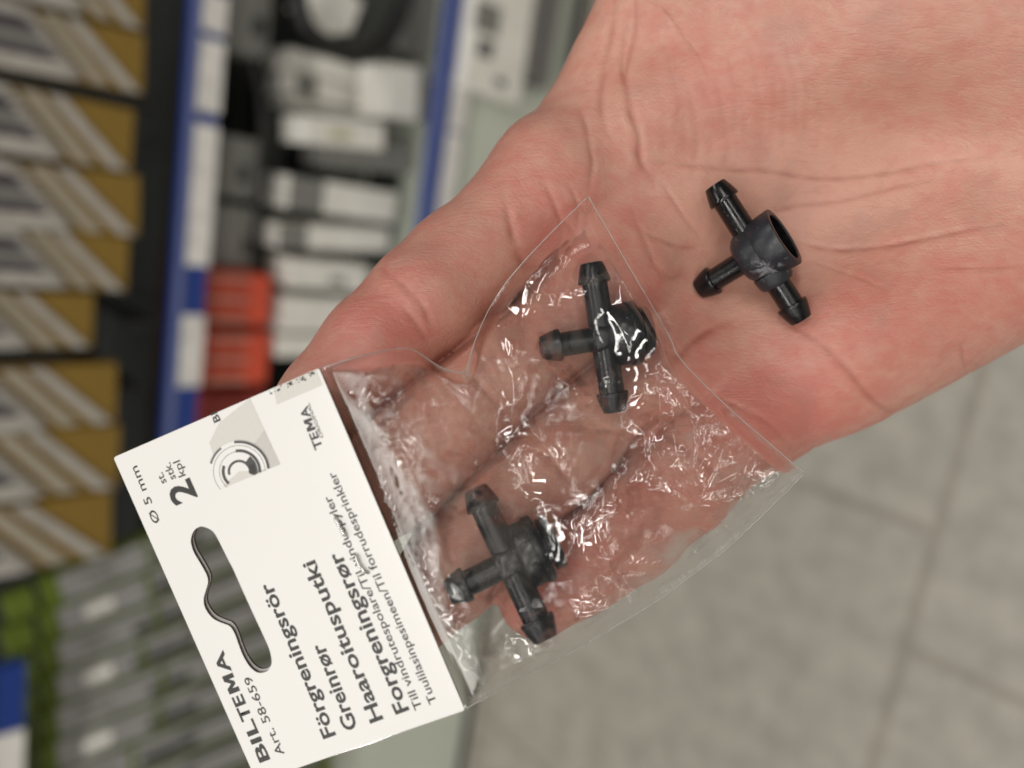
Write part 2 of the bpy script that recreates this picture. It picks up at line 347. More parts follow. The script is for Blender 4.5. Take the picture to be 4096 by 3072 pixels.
# ------------------------------------------------------------------ the hand
def skin_mat():
    m = bpy.data.materials.new('skin'); m.use_nodes = True; n = m.node_tree.nodes; l = m.node_tree.links
    b = n['Principled BSDF']
    tc = n.new('ShaderNodeTexCoord')
    mp = n.new('ShaderNodeMapping'); mp.inputs['Scale'].default_value = (1000, 1000, 1000); l.new(tc.outputs['Object'], mp.inputs[0])
    def noise(sc, det=4, rough=.55, dist=0., vec=None):
        t = n.new('ShaderNodeTexNoise'); t.inputs['Scale'].default_value = sc; t.inputs['Detail'].default_value = det
        t.inputs['Roughness'].default_value = rough; t.inputs['Distortion'].default_value = dist
        l.new(vec or mp.outputs[0], t.inputs['Vector']); return t.outputs[0]
    def rng_(src, a, b_, c, d):
        r = n.new('ShaderNodeMapRange'); r.inputs[1].default_value = a; r.inputs[2].default_value = b_; r.inputs[3].default_value = c; r.inputs[4].default_value = d
        l.new(src, r.inputs[0]); return r.outputs[0]
    def math_(op, a, b_):
        r = n.new('ShaderNodeMath'); r.operation = op
        for i, s in enumerate((a, b_)):
            if isinstance(s, (int, float)): r.inputs[i].default_value = s
            else: l.new(s, r.inputs[i])
        return r.outputs[0]
    def mix(f, a, b_):
        x = n.new('ShaderNodeMix'); x.data_type = 'RGBA'
        if isinstance(f, float): x.inputs[0].default_value = f
        else: l.new(f, x.inputs[0])
        for i, s in ((6, a), (7, b_)):
            if isinstance(s, tuple): x.inputs[i].default_value = (*s, 1)
            else: l.new(s, x.inputs[i])
        return x.outputs[2]
    at = n.new('ShaderNodeAttribute'); at.attribute_name = 'flush'
    ac = n.new('ShaderNodeAttribute'); ac.attribute_name = 'crease'
    # pale / red mottling, streaked along the hand
    ms = n.new('ShaderNodeMapping'); ms.inputs['Rotation'].default_value = (0, 0, math.radians(38)); ms.inputs['Scale'].default_value = (.68, 1, 1); l.new(mp.outputs[0], ms.inputs[0])
    mot = noise(.27, 5, .55, .4, ms.outputs[0]); fine = noise(.6, 4, .55, .2, ms.outputs[0])
    f = math_('ADD', rng_(mot, .35, .65, -.10, .42), rng_(fine, .3, .7, -.14, .14))
    f = math_('ADD', f, at.outputs['Fac'])
    cl = n.new('ShaderNodeClamp'); l.new(f, cl.inputs[0])
    base = mix(cl.outputs[0], SK_PALE, SK_RED)
    veins = rng_(noise(.09, 3, .5, .3), .56, .70, 0., .35)
    base = mix(veins, base, SK_COOL)
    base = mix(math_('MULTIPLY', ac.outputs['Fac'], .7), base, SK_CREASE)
    l.new(base, b.inputs['Base Color'])
    b.inputs['Roughness'].default_value = .47
    l.new(rng_(fine, .3, .7, .34, .54), b.inputs['Roughness'])
    b.inputs['Specular IOR Level'].default_value = .42
    b.inputs['Subsurface Weight'].default_value = .35; b.inputs['Subsurface Radius'].default_value = (1., .35, .2); b.inputs['Subsurface Scale'].default_value = .0022
    # relief: friction ridges, fine wrinkles, pores
    wv = n.new('ShaderNodeTexWave'); wv.wave_type = 'BANDS'; wv.bands_direction = 'DIAGONAL'; wv.inputs['Scale'].default_value = .55
    wv.inputs['Distortion'].default_value = 14; wv.inputs['Detail'].default_value = 2; wv.inputs['Detail Scale'].default_value = .12
    l.new(mp.outputs[0], wv.inputs['Vector'])
    m2 = n.new('ShaderNodeMapping'); m2.inputs['Rotation'].default_value = (0, 0, math.radians(35)); m2.inputs['Scale'].default_value = (.28, 1, 1); l.new(mp.outputs[0], m2.inputs[0])
    m3 = n.new('ShaderNodeMapping'); m3.inputs['Rotation'].default_value = (0, 0, math.radians(-62)); m3.inputs['Scale'].default_value = (.22, 1, 1); l.new(mp.outputs[0], m3.inputs[0])
    def ridged(vec, sc):
        a = noise(sc, 3, .5, .8, vec); a = math_('SUBTRACT', a, .5); a = math_('ABSOLUTE', a, 0); return rng_(a, 0, .05, 0, 1)
    r1 = ridged(m2.outputs[0], .42); r2 = ridged(m3.outputs[0], .5)
    vo = n.new('ShaderNodeTexVoronoi'); vo.feature = 'DISTANCE_TO_EDGE'; vo.inputs['Scale'].default_value = 1.5; l.new(m2.outputs[0], vo.inputs['Vector'])
    h = math_('MULTIPLY', wv.outputs['Fac'], .022)
    h = math_('ADD', h, math_('MULTIPLY', r1, .085)); h = math_('ADD', h, math_('MULTIPLY', r2, .075))
    h = math_('ADD', h, math_('MULTIPLY', rng_(vo.outputs['Distance'], 0, .25, 0, 1), .04))
    h = math_('ADD', h, math_('MULTIPLY', noise(3.5, 4, .6), .03))
    bp = n.new('ShaderNodeBump'); bp.inputs['Strength'].default_value = .38; bp.inputs['Distance'].default_value = .001
    l.new(h, bp.inputs['Height']); l.new(bp.outputs[0], b.inputs['Normal'])
    return m
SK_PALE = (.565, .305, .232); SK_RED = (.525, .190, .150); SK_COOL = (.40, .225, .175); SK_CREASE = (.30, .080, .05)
M_skin = skin_mat()

def vnoise(x, seed, n=9, lo=.03, hi=.12):
    r = np.random.default_rng(seed); o = 0
    for _ in range(n):
        k = r.normal(size=x.shape[1]); k = k/np.linalg.norm(k)*r.uniform(lo, hi)*2*math.pi; o = o+np.sin(x@k+r.uniform(0, 6.3))
    return o/math.sqrt(n)
def smin(a, b, k):
    h = np.clip(.5+.5*(b-a)/k, 0, 1); return b+(a-b)*h-k*h*(1-h)
def make_hand():
    VS = .85
    lo = np.array((-58., -62., -46.)); hi = np.array((142., 136., 38.))
    nx, ny, nz = np.ceil((hi-lo)/VS).astype(int)
    gx = (lo[0]+VS*np.arange(nx, dtype=np.float32))[:, None, None]; gy = (lo[1]+VS*np.arange(ny, dtype=np.float32))[None, :, None]; gz = (lo[2]+VS*np.arange(nz, dtype=np.float32))[None, None, :]
    def cap(a, b, ra, rb, sz=1.):
        a = np.array(a, np.float32); b = np.array(b, np.float32); ab = b-a
        px, py, pz = gx-a[0], gy-a[1], gz-a[2]
        t = np.clip((px*ab[0]+py*ab[1]+pz*ab[2])/float(ab.dot(ab)), 0, 1)
        return np.sqrt((px-t*ab[0])**2+(py-t*ab[1])**2+((pz-t*ab[2])/sz)**2)-(ra+(rb-ra)*t)
    def chain(j, k=3.5):
        d = None
        for (a, ra), (b, rb) in zip(j[:-1], j[1:]):
            c = cap(a, b, ra, rb); d = c if d is None else smin(d, c, k)
        return d
    idx = chain([(P(2215, 700, -13), 11.5), (P(1850, 1048, -7), 9.9), (P(1690, 1215, -3.), 9.9), (P(1505, 1400, 0), 9.3), (P(1330, 1630, 2), 9.2), (P(1120, 1850, 1), 8.0)])
    mid = chain([(P(2520, 1060, -14), 11.), (P(2255, 1325, -8.5), 9.4), (P(2020, 1490, -3.5), 9.7), (P(1815, 1680, -.5), 9.4), (P(1600, 1890, 2), 9.2), (P(1330, 2130, 2), 8.0)])
    rin = chain([(P(2760, 1370, -14), 10.8), (P(2430, 1645, -7), 8.9), (P(2205, 1870, -1.5), 9.2), (P(2035, 2045, 1), 9.), (P(1835, 2255, 3.), 8.9), (P(1650, 2440, 3.), 7.9)])
    pin = chain([(P(2990, 1650, -13), 10.8), (P(2735, 1925, -5), 9.4), (P(2505, 2130, -.5), 8.9), (P(2330, 2265, 2), 8.1), (P(2155, 2385, 3.5), 7.5)])
    palm = cap(P(2230, 720, -15), P(3900, -200, -24), 12.5, 15)
    for a, b, ra, rb in ((P(2520, 1060, -16), P(4100, 60, -22), 12.5, 16), (P(2770, 1370, -16), P(4200, 380, -20), 12.5, 16), (P(3000, 1620, -15), P(4300, 800, -19), 12, 17),
                         (P(3350, 1380, -13.5), P(4150, 900, -12.5), 13.8, 16.5)):
        palm = smin(palm, cap(a, b, ra, rb), 11)
    palm = smin(palm, cap(P(3050, 230, -13), P(4100, -120, 0), 14, 21), 12)     # thenar
    palm = smin(palm, cap(P(3500, -120, -3), P(4200, 100, -3), 19, 20), 10)
    palm = smin(palm, cap(P(2780, -190, -8), P(3600, -100, -6), 12, 18), 10)     # thumb metacarpal
    thumb = chain([(P(2800, -190, -8), 12.5), (P(2560, -560, -2), 10.5), (P(2430, -800, 2), 10.5), (P(2370, -1130, 5), 8.8)])
    palm = smin(palm, thumb, 9)
    palm = smin(palm, cap(P(2330, 480, -19), P(2660, -90, -15), 8, 10), 9)       # web of the thumb
    palm = smin(palm, cap(P(2230, 1000, -21), P(1950, 1260, -15), 7.5, 5.), 4)
    palm = smin(palm, cap(P(2480, 1400, -21), P(2230, 1560, -15), 7.5, 4.), 4)
    palm = smin(palm, cap(P(4200, 250, -13), P(5200, -150, -20), 26, 26), 16)    # wrist
    hand = None
    for f in (idx, mid, rin, pin):
        g = smin(f, palm, 5.)
        hand = g if hand is None else smin(hand, g, .5)
    import openvdb
    grid = openvdb.FloatGrid(10.); grid.copyFromArray(np.ascontiguousarray(hand.clip(-10, 10)).astype(np.float32))
    r = grid.convertToPolygons(isovalue=0.)
    pts, quads = r[0], r[-1]
    if len(r) == 3 and len(r[1]) and r[1].shape[1] == 3: raise RuntimeError('tris')
    V = np.asarray(pts, float)*VS+lo
    Q = np.asarray(quads, np.int64)
    me = bpy.data.meshes.new('hand'); me.from_pydata(V.tolist(), [], Q.tolist()); me.update()
    # orientation
    if sum(p.normal.z for p in me.polygons if p.center.z > 0) < 0: me.flip_normals()
    ob = bpy.data.objects.new('tmp_hand', me); COL.objects.link(ob)
    s = ob.modifiers.new('s', 'SMOOTH'); s.factor = .5; s.iterations = 3
    s = ob.modifiers.new('u', 'SUBSURF'); s.levels = 1; s.render_levels = 1
    dg = bpy.context.evaluated_depsgraph_get(); dg.update()
    me2 = bpy.data.meshes.new_from_object(ob.evaluated_get(dg)); bpy.data.objects.remove(ob)
    return me2
hm = make_hand()
N = len(hm.vertices)
HV = np.empty(N*3, np.float32); hm.vertices.foreach_get('co', HV); HV = HV.reshape(-1, 3).astype(float)
HN = np.empty(N*3, np.float32); hm.vertices.foreach_get('normal', HN); HN = HN.reshape(-1, 3).astype(float)
PX = to_px(HV)
front = np.clip(HN[:, 2]*3, 0, 1)
disp = np.zeros(N); creaseA = np.zeros(N); flush = np.zeros(N)
gap = np.zeros(N)
# palm creases: polylines in palm coordinates, width (mm), depth (mm), colour weight
CR = [
 ([(2517, 36), (2487, 241), (2508, 374), (2523, 458), (2553, 543), (2556, 621), (2583, 681), (2638, 717)], .8, .75, .8),
 ([(2571, 651), (2722, 657), (2933, 666), (3084, 669), (3300, 702), (3500, 690), (3750, 650), (4150, 610)], .6, .45, .7),
 ([(2300, 392), (2345, 500), (2362, 600), (2366, 663), (2340, 780)], .7, .5, .6),
 ([(2470, -60), (2455, 100), (2420, 260), (2400, 420), (2440, 560)], .9, .6, .5),
 ([(2540, -50), (2546, 110), (2512, 260), (2490, 330)], .6, .6, .6),
 ([(2600, 0), (2680, 60), (2740, 150), (2800, 240), (2840, 330)], .5, .3, .4),
 ([(2638, 717), (2700, 800), (2760, 880), (2830, 950)], .5, .35, .4),
 ([(3034, 865), (3130, 831), (3250, 800), (3400, 783), (3600, 735), (3800, 700)], .55, .35, .6),
 ([(3186, 930), (3295, 963), (3397, 972), (3550, 965), (3700, 948), (3880, 918), (4150, 875)], .7, .5, .8),
 ([(3729, 1075), (3840, 1070), (3970, 1075), (4120, 1060)], .5, .3, .5),
 ([(3240, 1010), (3350, 1060), (3450, 1110), (3560, 1170)], .5, .28, .4),
 ([(3130, 1290), (3186, 1316), (3295, 1388), (3397, 1491), (3470, 1581), (3542, 1635), (3620, 1655)], .9, .55, .6),
 ([(2560, 930), (2650, 960), (2740, 985), (2817, 986)], .7, .45, .6),
 ([(2500, 780), (2560, 930), (2620, 1080), (2700, 1110), (2817, 1060)], .7, .4, .4),
 ([(2650, 1480), (2720, 1423), (2770, 1372), (2860, 1310), (2960, 1270)], 1.0, .9, .9),
 ([(2004, 742), (2030, 860), (2055, 980), (2085, 1060), (2130, 1120)], .9, .6, .5),
 ([(2160, 700), (2210, 820), (2230, 930), (2190, 1000)], .7, .45, .5),
 ([(2260, 720), (2300, 830), (2280, 950)], .6, .35, .4),
 ([(1523, 1071), (1570, 1110), (1640, 1170), (1700, 1250), (1730, 1350)], .75, .34, .5),
 ([(1610, 1230), (1670, 1310), (1710, 1380)], .7, .4, .5),
 ([(1860, 1480), (1960, 1590), (2040, 1690)], .9, .5, .5),
 ([(2130, 1790), (2210, 1850), (2290, 1950)], .9, .5, .5),
 ([(2380, 1400), (2450, 1500), (2500, 1600)], .9, .5, .4),
 ([(2620, 1720), (2720, 1790), (2850, 1880), (2960, 1960)], .9, .5, .5),
 ([(3236, 1762), (3260, 1790), (3300, 1795)], .6, .5, .5),
 ([(2780, 1560), (2900, 1620), (3050, 1700), (3160, 1800)], .7, .3, .4),
 ([(2150, 1440), (2240, 1520), (2290, 1600)], .7, .3, .4),
 ([(2560, 1180), (2640, 1260), (2680, 1330)], .8, .4, .5),
 ([(3900, 1480), (3935, 1530), (3960, 1560)], .6, .3, .4),
 ([(3840, 1350), (3850, 1450), (3880, 1520)], .6, .3, .4),
]
for i in range(16):                                 # the fan of fine lines on the thenar
    x0 = 2620+i*42+random.uniform(-10, 10); y0 = 190+random.uniform(-60, 120)
    c = [(x0-30+random.uniform(-20, 20), y0), (x0+10, y0+150), (x0+random.uniform(10, 40), y0+300), (x0+20+random.uniform(-20, 20), y0+random.uniform(360, 460))]
    CR.append((c, .95, random.uniform(.05, .12), random.uniform(.08, .22)))
for i in range(46):                                 # random minor lines
    x0 = random.uniform(2150, 4000); y0 = random.uniform(600, 1700); a = random.choice((-.65, .5, -.2, 1.1))+random.uniform(-.3, .3); L = random.uniform(80, 240)
    c = [(x0+t*L*math.cos(a)+random.uniform(-8, 8), y0-t*L*math.sin(a)+random.uniform(-8, 8)) for t in (0, .33, .66, 1)]
    CR.append((c, .8, random.uniform(.05, .12), random.uniform(.05, .2)))
for i in range(34):                                 # lines along the finger bases
    x0 = random.uniform(1450, 3000); y0 = 1.12*(x0-2300)+random.uniform(1000, 1350); a = .75+random.uniform(-.35, .35); L = random.uniform(80, 200)
    c = [(x0+t*L*math.cos(a)+random.uniform(-8, 8), y0-t*L*math.sin(a)+random.uniform(-8, 8)) for t in (0, .33, .66, 1)]
    CR.append((c, .8, random.uniform(.05, .12), random.uniform(.05, .2)))
for pl_, wd, dp, cw in CR:
    wd = wd*.8; dp = dp*.85
    pl_ = np.array(spline(pl_, 6)); wpx = wd*22.
    sel = (PX[:, 0] > pl_[:, 0].min()-4*wpx) & (PX[:, 0] < pl_[:, 0].max()+4*wpx) & (PX[:, 1] > pl_[:, 1].min()-4*wpx) & (PX[:, 1] < pl_[:, 1].max()+4*wpx) & (HN[:, 2] > .05)
    ii = np.nonzero(sel)[0]
    if not len(ii): continue
    q = PX[ii]; best = np.full(len(ii), 1e9); tt = np.zeros(len(ii)); M_ = len(pl_)-1
    for s in range(M_):
        a, b = pl_[s], pl_[s+1]; ab = b-a; t = np.clip(((q-a)@ab)/max(ab@ab, 1e-9), 0, 1)
        d = np.hypot(*(q-a-t[:, None]*ab).T); u = d < best; best[u] = d[u]; tt[u] = (s+t[u])/M_
    d = best/22.; fade = np.clip(np.minimum(tt, 1-tt)*4, .0, 1)*np.clip(.85+.2*vnoise(q/22., 400+len(pl_)+int(pl_[0, 0]) % 97, 6, .08, .3), .1, 1.2)
    g = np.exp(-(d/wd)**2)*fade
    disp[ii] += -dp*.62*g*front[ii]+dp*.07*np.exp(-((d-2.4*wd)/wd)**2)*fade*front[ii]
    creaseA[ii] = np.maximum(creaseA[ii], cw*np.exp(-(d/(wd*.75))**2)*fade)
# the deep folds where neighbouring fingers press together, shade painted in as crease colour
for pl_, dp in (([(2200, 1110), (2120, 1165), (2025, 1225), (1917, 1329), (1801, 1409), (1700, 1481), (1560, 1590), (1400, 1720), (1250, 1850)], 3.6),
                ([(2450, 1380), (2331, 1488), (2161, 1631), (1953, 1853), (1771, 2035), (1602, 2204), (1480, 2320)], 4.2),
                ([(2680, 1650), (2591, 1722), (2474, 1879), (2357, 2009), (2227, 2105), (2090, 2230), (1960, 2400)], 4.0)):
    pl_ = np.array(spline(pl_, 6)); best = np.full(N, 1e9); tt = np.zeros(N); M_ = len(pl_)-1
    for s_ in range(M_):
        a, b = pl_[s_], pl_[s_+1]; ab = b-a; t = np.clip(((PX-a)@ab)/(ab@ab), 0, 1); d = np.hypot(*(PX-a-t[:, None]*ab).T); u = d < best; best[u] = d[u]; tt[u] = (s_+t[u])/M_
    d = best/23.; fade = np.clip(tt*5, 0, 1)*(HN[:, 2] > 0)
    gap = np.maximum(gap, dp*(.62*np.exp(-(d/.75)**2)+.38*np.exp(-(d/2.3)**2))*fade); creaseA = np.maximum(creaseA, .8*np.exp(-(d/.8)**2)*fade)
# soft pads and hollows: (px, py, radius mm, height mm, flush)
PADS = [(2330, 900, 9, 1.8, .35), (2600, 1130, 8, .9, .15), (2480, 1180, 8, 1.9, .30), (2740, 1480, 8, 2.0, .30), (2990, 1700, 9, 2.2, .45), (3180, 1560, 8, .8, .35),
        (3350, 1230, 10, .8, .30), (3600, 1350, 12, 1.0, .22), (3050, 850, 15, -3.4, -.25), (3400, 850, 15, -2.4, -.12), (2930, 1150, 10, -2.0, 0), (2700, 330, 13, 2.0, .18), (3000, 450, 11, .8, .25),
        (2020, 620, 9, .3, .25), (1700, 1020, 8, .6, .22), (1850, 1230, 7, .8, .05), (1500, 1250, 8, .8, .40), (1330, 1480, 8, .9, .35), (2150, 1380, 7, .6, .10), (1900, 1600, 7, .6, -.05),
        (2300, 1760, 7, .5, .02), (2050, 1980, 7, .5, -.02), (2600, 2020, 8, .6, .28), (2380, 2200, 7, .5, .30), (2150, 2400, 8, .6, .50), (3300, 1700, 9, .5, .30), (3700, 1150, 10, .0, .2),
        (3000, 1050, 9, -1.2, -.1), (2800, 1280, 6, -1.0, .2), (2400, 500, 9, -1.0, -.1), (3300, 300, 14, 1.5, .05), (1640, 1330, 5, .1, .45), (2150, 880, 6, -.3, .3), (4000, 1150, 10, 0, .3)]
for x, y, r, h, f in PADS:
    d = np.hypot(PX[:, 0]-x, PX[:, 1]-y)/22.; g = np.exp(-(d/r)**2)*front
    disp += h*g; flush += 1.35*f*np.exp(-(d/(r*1.1))**2)
disp += .25*vnoise(HV, 3, 12, .02, .05)+.035*vnoise(HV, 5, 14, .08, .2)
HV = HV+HN*disp[:, None]; HV[:, 2] -= gap
HO = P(3000, 1000, -12)
hm.vertices.foreach_set('co', ((HV-HO)/1000).astype(np.float32).ravel()); hm.update()
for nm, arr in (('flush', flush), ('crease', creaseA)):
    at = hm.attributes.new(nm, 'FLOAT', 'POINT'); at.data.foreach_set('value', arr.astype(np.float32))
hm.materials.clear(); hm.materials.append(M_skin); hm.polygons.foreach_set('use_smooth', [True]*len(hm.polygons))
hand = bpy.data.objects.new('hand', hm); COL.objects.link(hand); hand.matrix_world = CM @ Matrix.Translation(HO/1000)
tag(hand, 'open left hand, palm up, holding the small bag and fittings', 'hand')
# height of the hand over the palm plane, sampled along the viewing rays
polys = np.empty(len(hm.polygons)*4, np.int32); hm.loops.foreach_get('vertex_index', polys) if len(hm.loops) == len(polys) else None
bvh = BVHTree.FromPolygons([tuple(v) for v in HV], polys.reshape(-1, 4).tolist())
HX = np.arange(1000, 3500, 25); HY = np.arange(600, 3100, 25)
HG = np.full((len(HX), len(HY)), np.nan)
for i, x in enumerate(HX):
    for j, y in enumerate(HY):
        d = Vector(((x-2048)/F, (1536-y)/F, -1)).normalized(); h = bvh.ray_cast(Vector((0, 0, D*1000)), d)
        if h[0] is not None: HG[i, j] = h[0].z
msk = np.isnan(HG); HG2 = np.where(msk, -6., HG)
raw = HG2.copy()
for it in range(400):                               # the bag spans the air past the hand
    s = HG2.copy(); s[1:-1, 1:-1] = .25*(HG2[2:, 1:-1]+HG2[:-2, 1:-1]+HG2[1:-1, 2:]+HG2[1:-1, :-2]); s[0] = s[1]; s[-1] = s[-2]; s[:, 0] = s[:, 1]; s[:, -1] = s[:, -2]
    HG2 = np.where(msk, s, HG2)
HG0 = HG2.copy()
for it in range(90):
    s = HG2.copy(); s[1:-1, 1:-1] = .25*(HG2[2:, 1:-1]+HG2[:-2, 1:-1]+HG2[1:-1, 2:]+HG2[1:-1, :-2]); HG2 = np.maximum(s, HG0-.0) if it < 60 else np.maximum(s, np.where(msk, s, HG0))
def hz(x, y):
    fx = np.clip((np.asarray(x, float)-HX[0])/25, 0, len(HX)-1.001); fy = np.clip((np.asarray(y, float)-HY[0])/25, 0, len(HY)-1.001)
    i = fx.astype(int); j = fy.astype(int); u = fx-i; v = fy-j
    return HG2[i, j]*(1-u)*(1-v)+HG2[i+1, j]*u*(1-v)+HG2[i, j+1]*(1-u)*v+HG2[i+1, j+1]*u*v

# ------------------------------------------------------------------ hose fittings
def plastic(name, col, rough, scratch=0.):
    m = mat(name, col, rough, .5, bump=(900, .10, .0002)); n = m.node_tree.nodes; l = m.node_tree.links; b = n['Principled BSDF']
    tc = [x for x in n if x.type == 'TEX_COORD'][0]
    t = n.new('ShaderNodeTexNoise'); t.inputs['Scale'].default_value = 260; t.inputs['Detail'].default_value = 7; t.inputs['Roughness'].default_value = .7
    l.new(tc.outputs['Object'], t.inputs['Vector'])
    r = n.new('ShaderNodeMapRange'); r.inputs[1].default_value = .35; r.inputs[2].default_value = .65; r.inputs[3].default_value = rough*.75; r.inputs[4].default_value = rough*1.5
    l.new(t.outputs[0], r.inputs[0]); l.new(r.outputs[0], b.inputs['Roughness'])
    if scratch:
        t2 = n.new('ShaderNodeTexNoise'); t2.inputs['Scale'].default_value = 420; t2.inputs['Detail'].default_value = 9; t2.inputs['Roughness'].default_value = .75; t2.inputs['Distortion'].default_value = 1.2
        l.new(tc.outputs['Object'], t2.inputs['Vector'])
        at = n.new('ShaderNodeAttribute'); at.attribute_name = 'scuff'
        a = n.new('ShaderNodeMath'); a.operation = 'MULTIPLY_ADD'; l.new(at.outputs['Fac'], a.inputs[0]); a.inputs[1].default_value = .22; l.new(t2.outputs[0], a.inputs[2])
        r2 = n.new('ShaderNodeMapRange'); r2.inputs[1].default_value = .60; r2.inputs[2].default_value = .74; l.new(a.outputs[0], r2.inputs[0])
        x = n.new('ShaderNodeMix'); x.data_type = 'RGBA'; x.inputs[6].default_value = (*col, 1); x.inputs[7].default_value = (.20, .21, .23, 1)
        q = n.new('ShaderNodeMath'); q.operation = 'MULTIPLY'; q.inputs[1].default_value = scratch; l.new(r2.outputs[0], q.inputs[0])
        l.new(q.outputs[0], x.inputs[0]); l.new(x.outputs[2], b.inputs['Base Color'])
    return m
M_black = plastic('glossy_black_plastic', (.004, .0042, .005), .2)
M_black2 = plastic('satin_black_plastic', (.007, .008, .010), .28)
M_grey = plastic('matt_dark_grey_plastic', (.017, .019, .024), .38, 1.3)
def lathe(name, prof, m, parent, ax='X', sgn=1, seg=56, jitter=0.):
    V, Fc = [], []
    for i, (d, r) in enumerate(prof):
        for k in range(seg):
            a = 2*math.pi*k/seg; rr = r
            c, s = rr*math.cos(a), rr*math.sin(a)
            V.append(((d*sgn, c, s) if ax == 'X' else (c, d*sgn, s)))
    for i in range(len(prof)-1):
        for k in range(seg):
            f = (i*seg+k, i*seg+(k+1) % seg, (i+1)*seg+(k+1) % seg, (i+1)*seg+k)
            Fc.append(f)
    me_v = [(x/1000, y/1000, z/1000) for x, y, z in V]
    o = mesh_obj(name, me_v, Fc, m, parent)
    bm = bmesh.new(); bm.from_mesh(o.data); bmesh.ops.recalc_face_normals(bm, faces=bm.faces)
    bm.to_mesh(o.data); bm.free()
    es = o.modifiers.new('e', 'EDGE_SPLIT'); es.split_angle = math.radians(38)
    return o
def spout_prof(L, r=2.27, rb=2.85, rt=2.0):
    b = L-3.5
    return [(0, r*.5), (0, r), (b*.5, r*1.0), (b-.05, r*.985), (b, r*.985), (b, rb-.12), (b+.07, rb-.03), (b+.22, rb), (b+.5, rb), (b+.62, rb-.03), (b+1.8, rb-.33), (L-.25, rt+.05), (L-.06, rt-.05), (L, rt-.2), (L, 1.25), (L-.15, 1.15), (L-4., 1.05), (L-4., .001)]
def frame(px, py, z, xd, yd):
    X = unit(xd); Y = np.array(yd, float); Y = unit(Y-X*Y.dot(X)); Z = np.cross(X, Y)
    m = Matrix((tuple(X), tuple(Y), tuple(Z))).transposed().to_4x4(); m.translation = Vector(P(px, py, z)/1000)
    return CM @ m
def fitting(px, py, z, xd, yd, kind, label, L1, L2, group):
    rt = tag(empty('hose_fitting', frame(px, py, z, xd, yd)), label, 'hose fitting', group)
    mm = M_black if kind == 'cup' else M_black2
    lathe('barbed_spout', spout_prof(L1), mm, rt, 'Y', 1); lathe('barbed_spout', spout_prof(L1), mm, rt, 'Y', -1)
    lathe('barbed_spout', spout_prof(L2, 2.15, 2.85, 1.95), mm, rt, 'X', -1)
    if kind == 'cup':
        o = lathe('cup_housing', [(-3.7, .01), (-3.7, 2.8), (-3.5, 3.7), (-2.9, 4.5), (-2.1, 5.0), (-.6, 5.2), (.75, 5.25), (.82, 5.5), (1., 5.6), (3., 5.68), (5.2, 5.78), (5.35, 5.72), (5.42, 5.6), (5.42, 4.75), (5.3, 4.62), (3.5, 4.6), (1.2, 4.6), (1.2, 3.2), (.4, 3.1), (.4, .01)], M_grey, rt, 'X', 1, 72)
        v = np.empty(len(o.data.vertices)*3, np.float32); o.data.vertices.foreach_get('co', v); v = v.reshape(-1, 3)*1000
        sc = np.exp(-(((v-np.array((.6, -3.2, 4.2)))/np.array((1.8, 2.2, 2.)))**2).sum(1))
        at = o.data.attributes.new('scuff', 'FLOAT', 'POINT'); at.data.foreach_set('value', sc.astype(np.float32))
        lathe('inner_ring', [(1.21, 4.55), (1.9, 4.4), (1.9, 3.9), (1.21, 3.6)], mm, rt, 'X', 1)
        # moulding step where the housing wraps the lower spout
        lathe('dark_liner', [(1.2, 4.59), (5.15, 4.59), (5.15, 4.5), (1.2, 4.4)], mm, rt, 'X', 1, 72)  # black liner added to darken the hollow of the cup
        lathe('spout_sleeve', [(4.3, 2.2), (4.3, 3.5), (6.2, 3.3), (6.9, 2.9), (7.1, 2.3)], M_grey, rt, 'Y', -1)
    else:
        bm = bmesh.new(); add_box(bm, (-.0026, -.0026, -.0026), (.0026, .0026, .0026)); bevel(bm, .0016, 4)
        bm_obj('hub', bm, mm, rt, smooth=True)
        lathe('valve_housing', [(.3, 2.4), (1.2, 3.0), (1.5, 4.6), (1.75, 5.2), (2.0, 5.4), (4.2, 5.45), (4.28, 5.35), (4.30, 5.25), (4.42, 5.25), (4.44, 5.55), (4.6, 5.68), (5.7, 5.7), (5.85, 5.6), (5.9, 5.4), (5.9, .01)], mm, rt, 'X', 1, 72)
        lathe('valve_cap', [(5.91, 3.3), (6.5, 3.3), (6.5, 4.2), (6.6, 4.4), (7.9, 4.45), (8.15, 4.35), (8.3, 4.1), (8.3, 3.2), (8.0, 3.0), (8.0, .01)], mm, rt, 'X', 1, 64)
        bm = bmesh.new(); bmesh.ops.create_icosphere(bm, subdivisions=3, radius=.0005, matrix=Matrix.Translation((.0034, -.0022, .0050)))
        bm_obj('ejector_mark', bm, mm, rt, smooth=True)
    return rt
GF = 'black plastic hose fittings'
zL = float(hz(3032, 1010))+6.9
fitting(3032, 1010, zL, (.719, .462, .52), (-.538, .843, 0), 'cup', 'loose glossy black fitting with open grey cup, outside the bag', 14.8, 13.0, GF)
zA = float(hz(2423, 1351))+5.6
fitting(2413, 1351, zA, (.975, .165, -.10), (-.225, .975, .05), 'valve', 'black fitting near the pointed corner inside the clear bag', 13.2, 11.2, GF)
zB = float(hz(2039, 2250))+7.0
fitting(2039, 2250, zB, (.905, .42, -.12), (-.385, .90, -.20), 'valve', 'black fitting near the card inside the clear bag', 13.2, 11.0, GF)

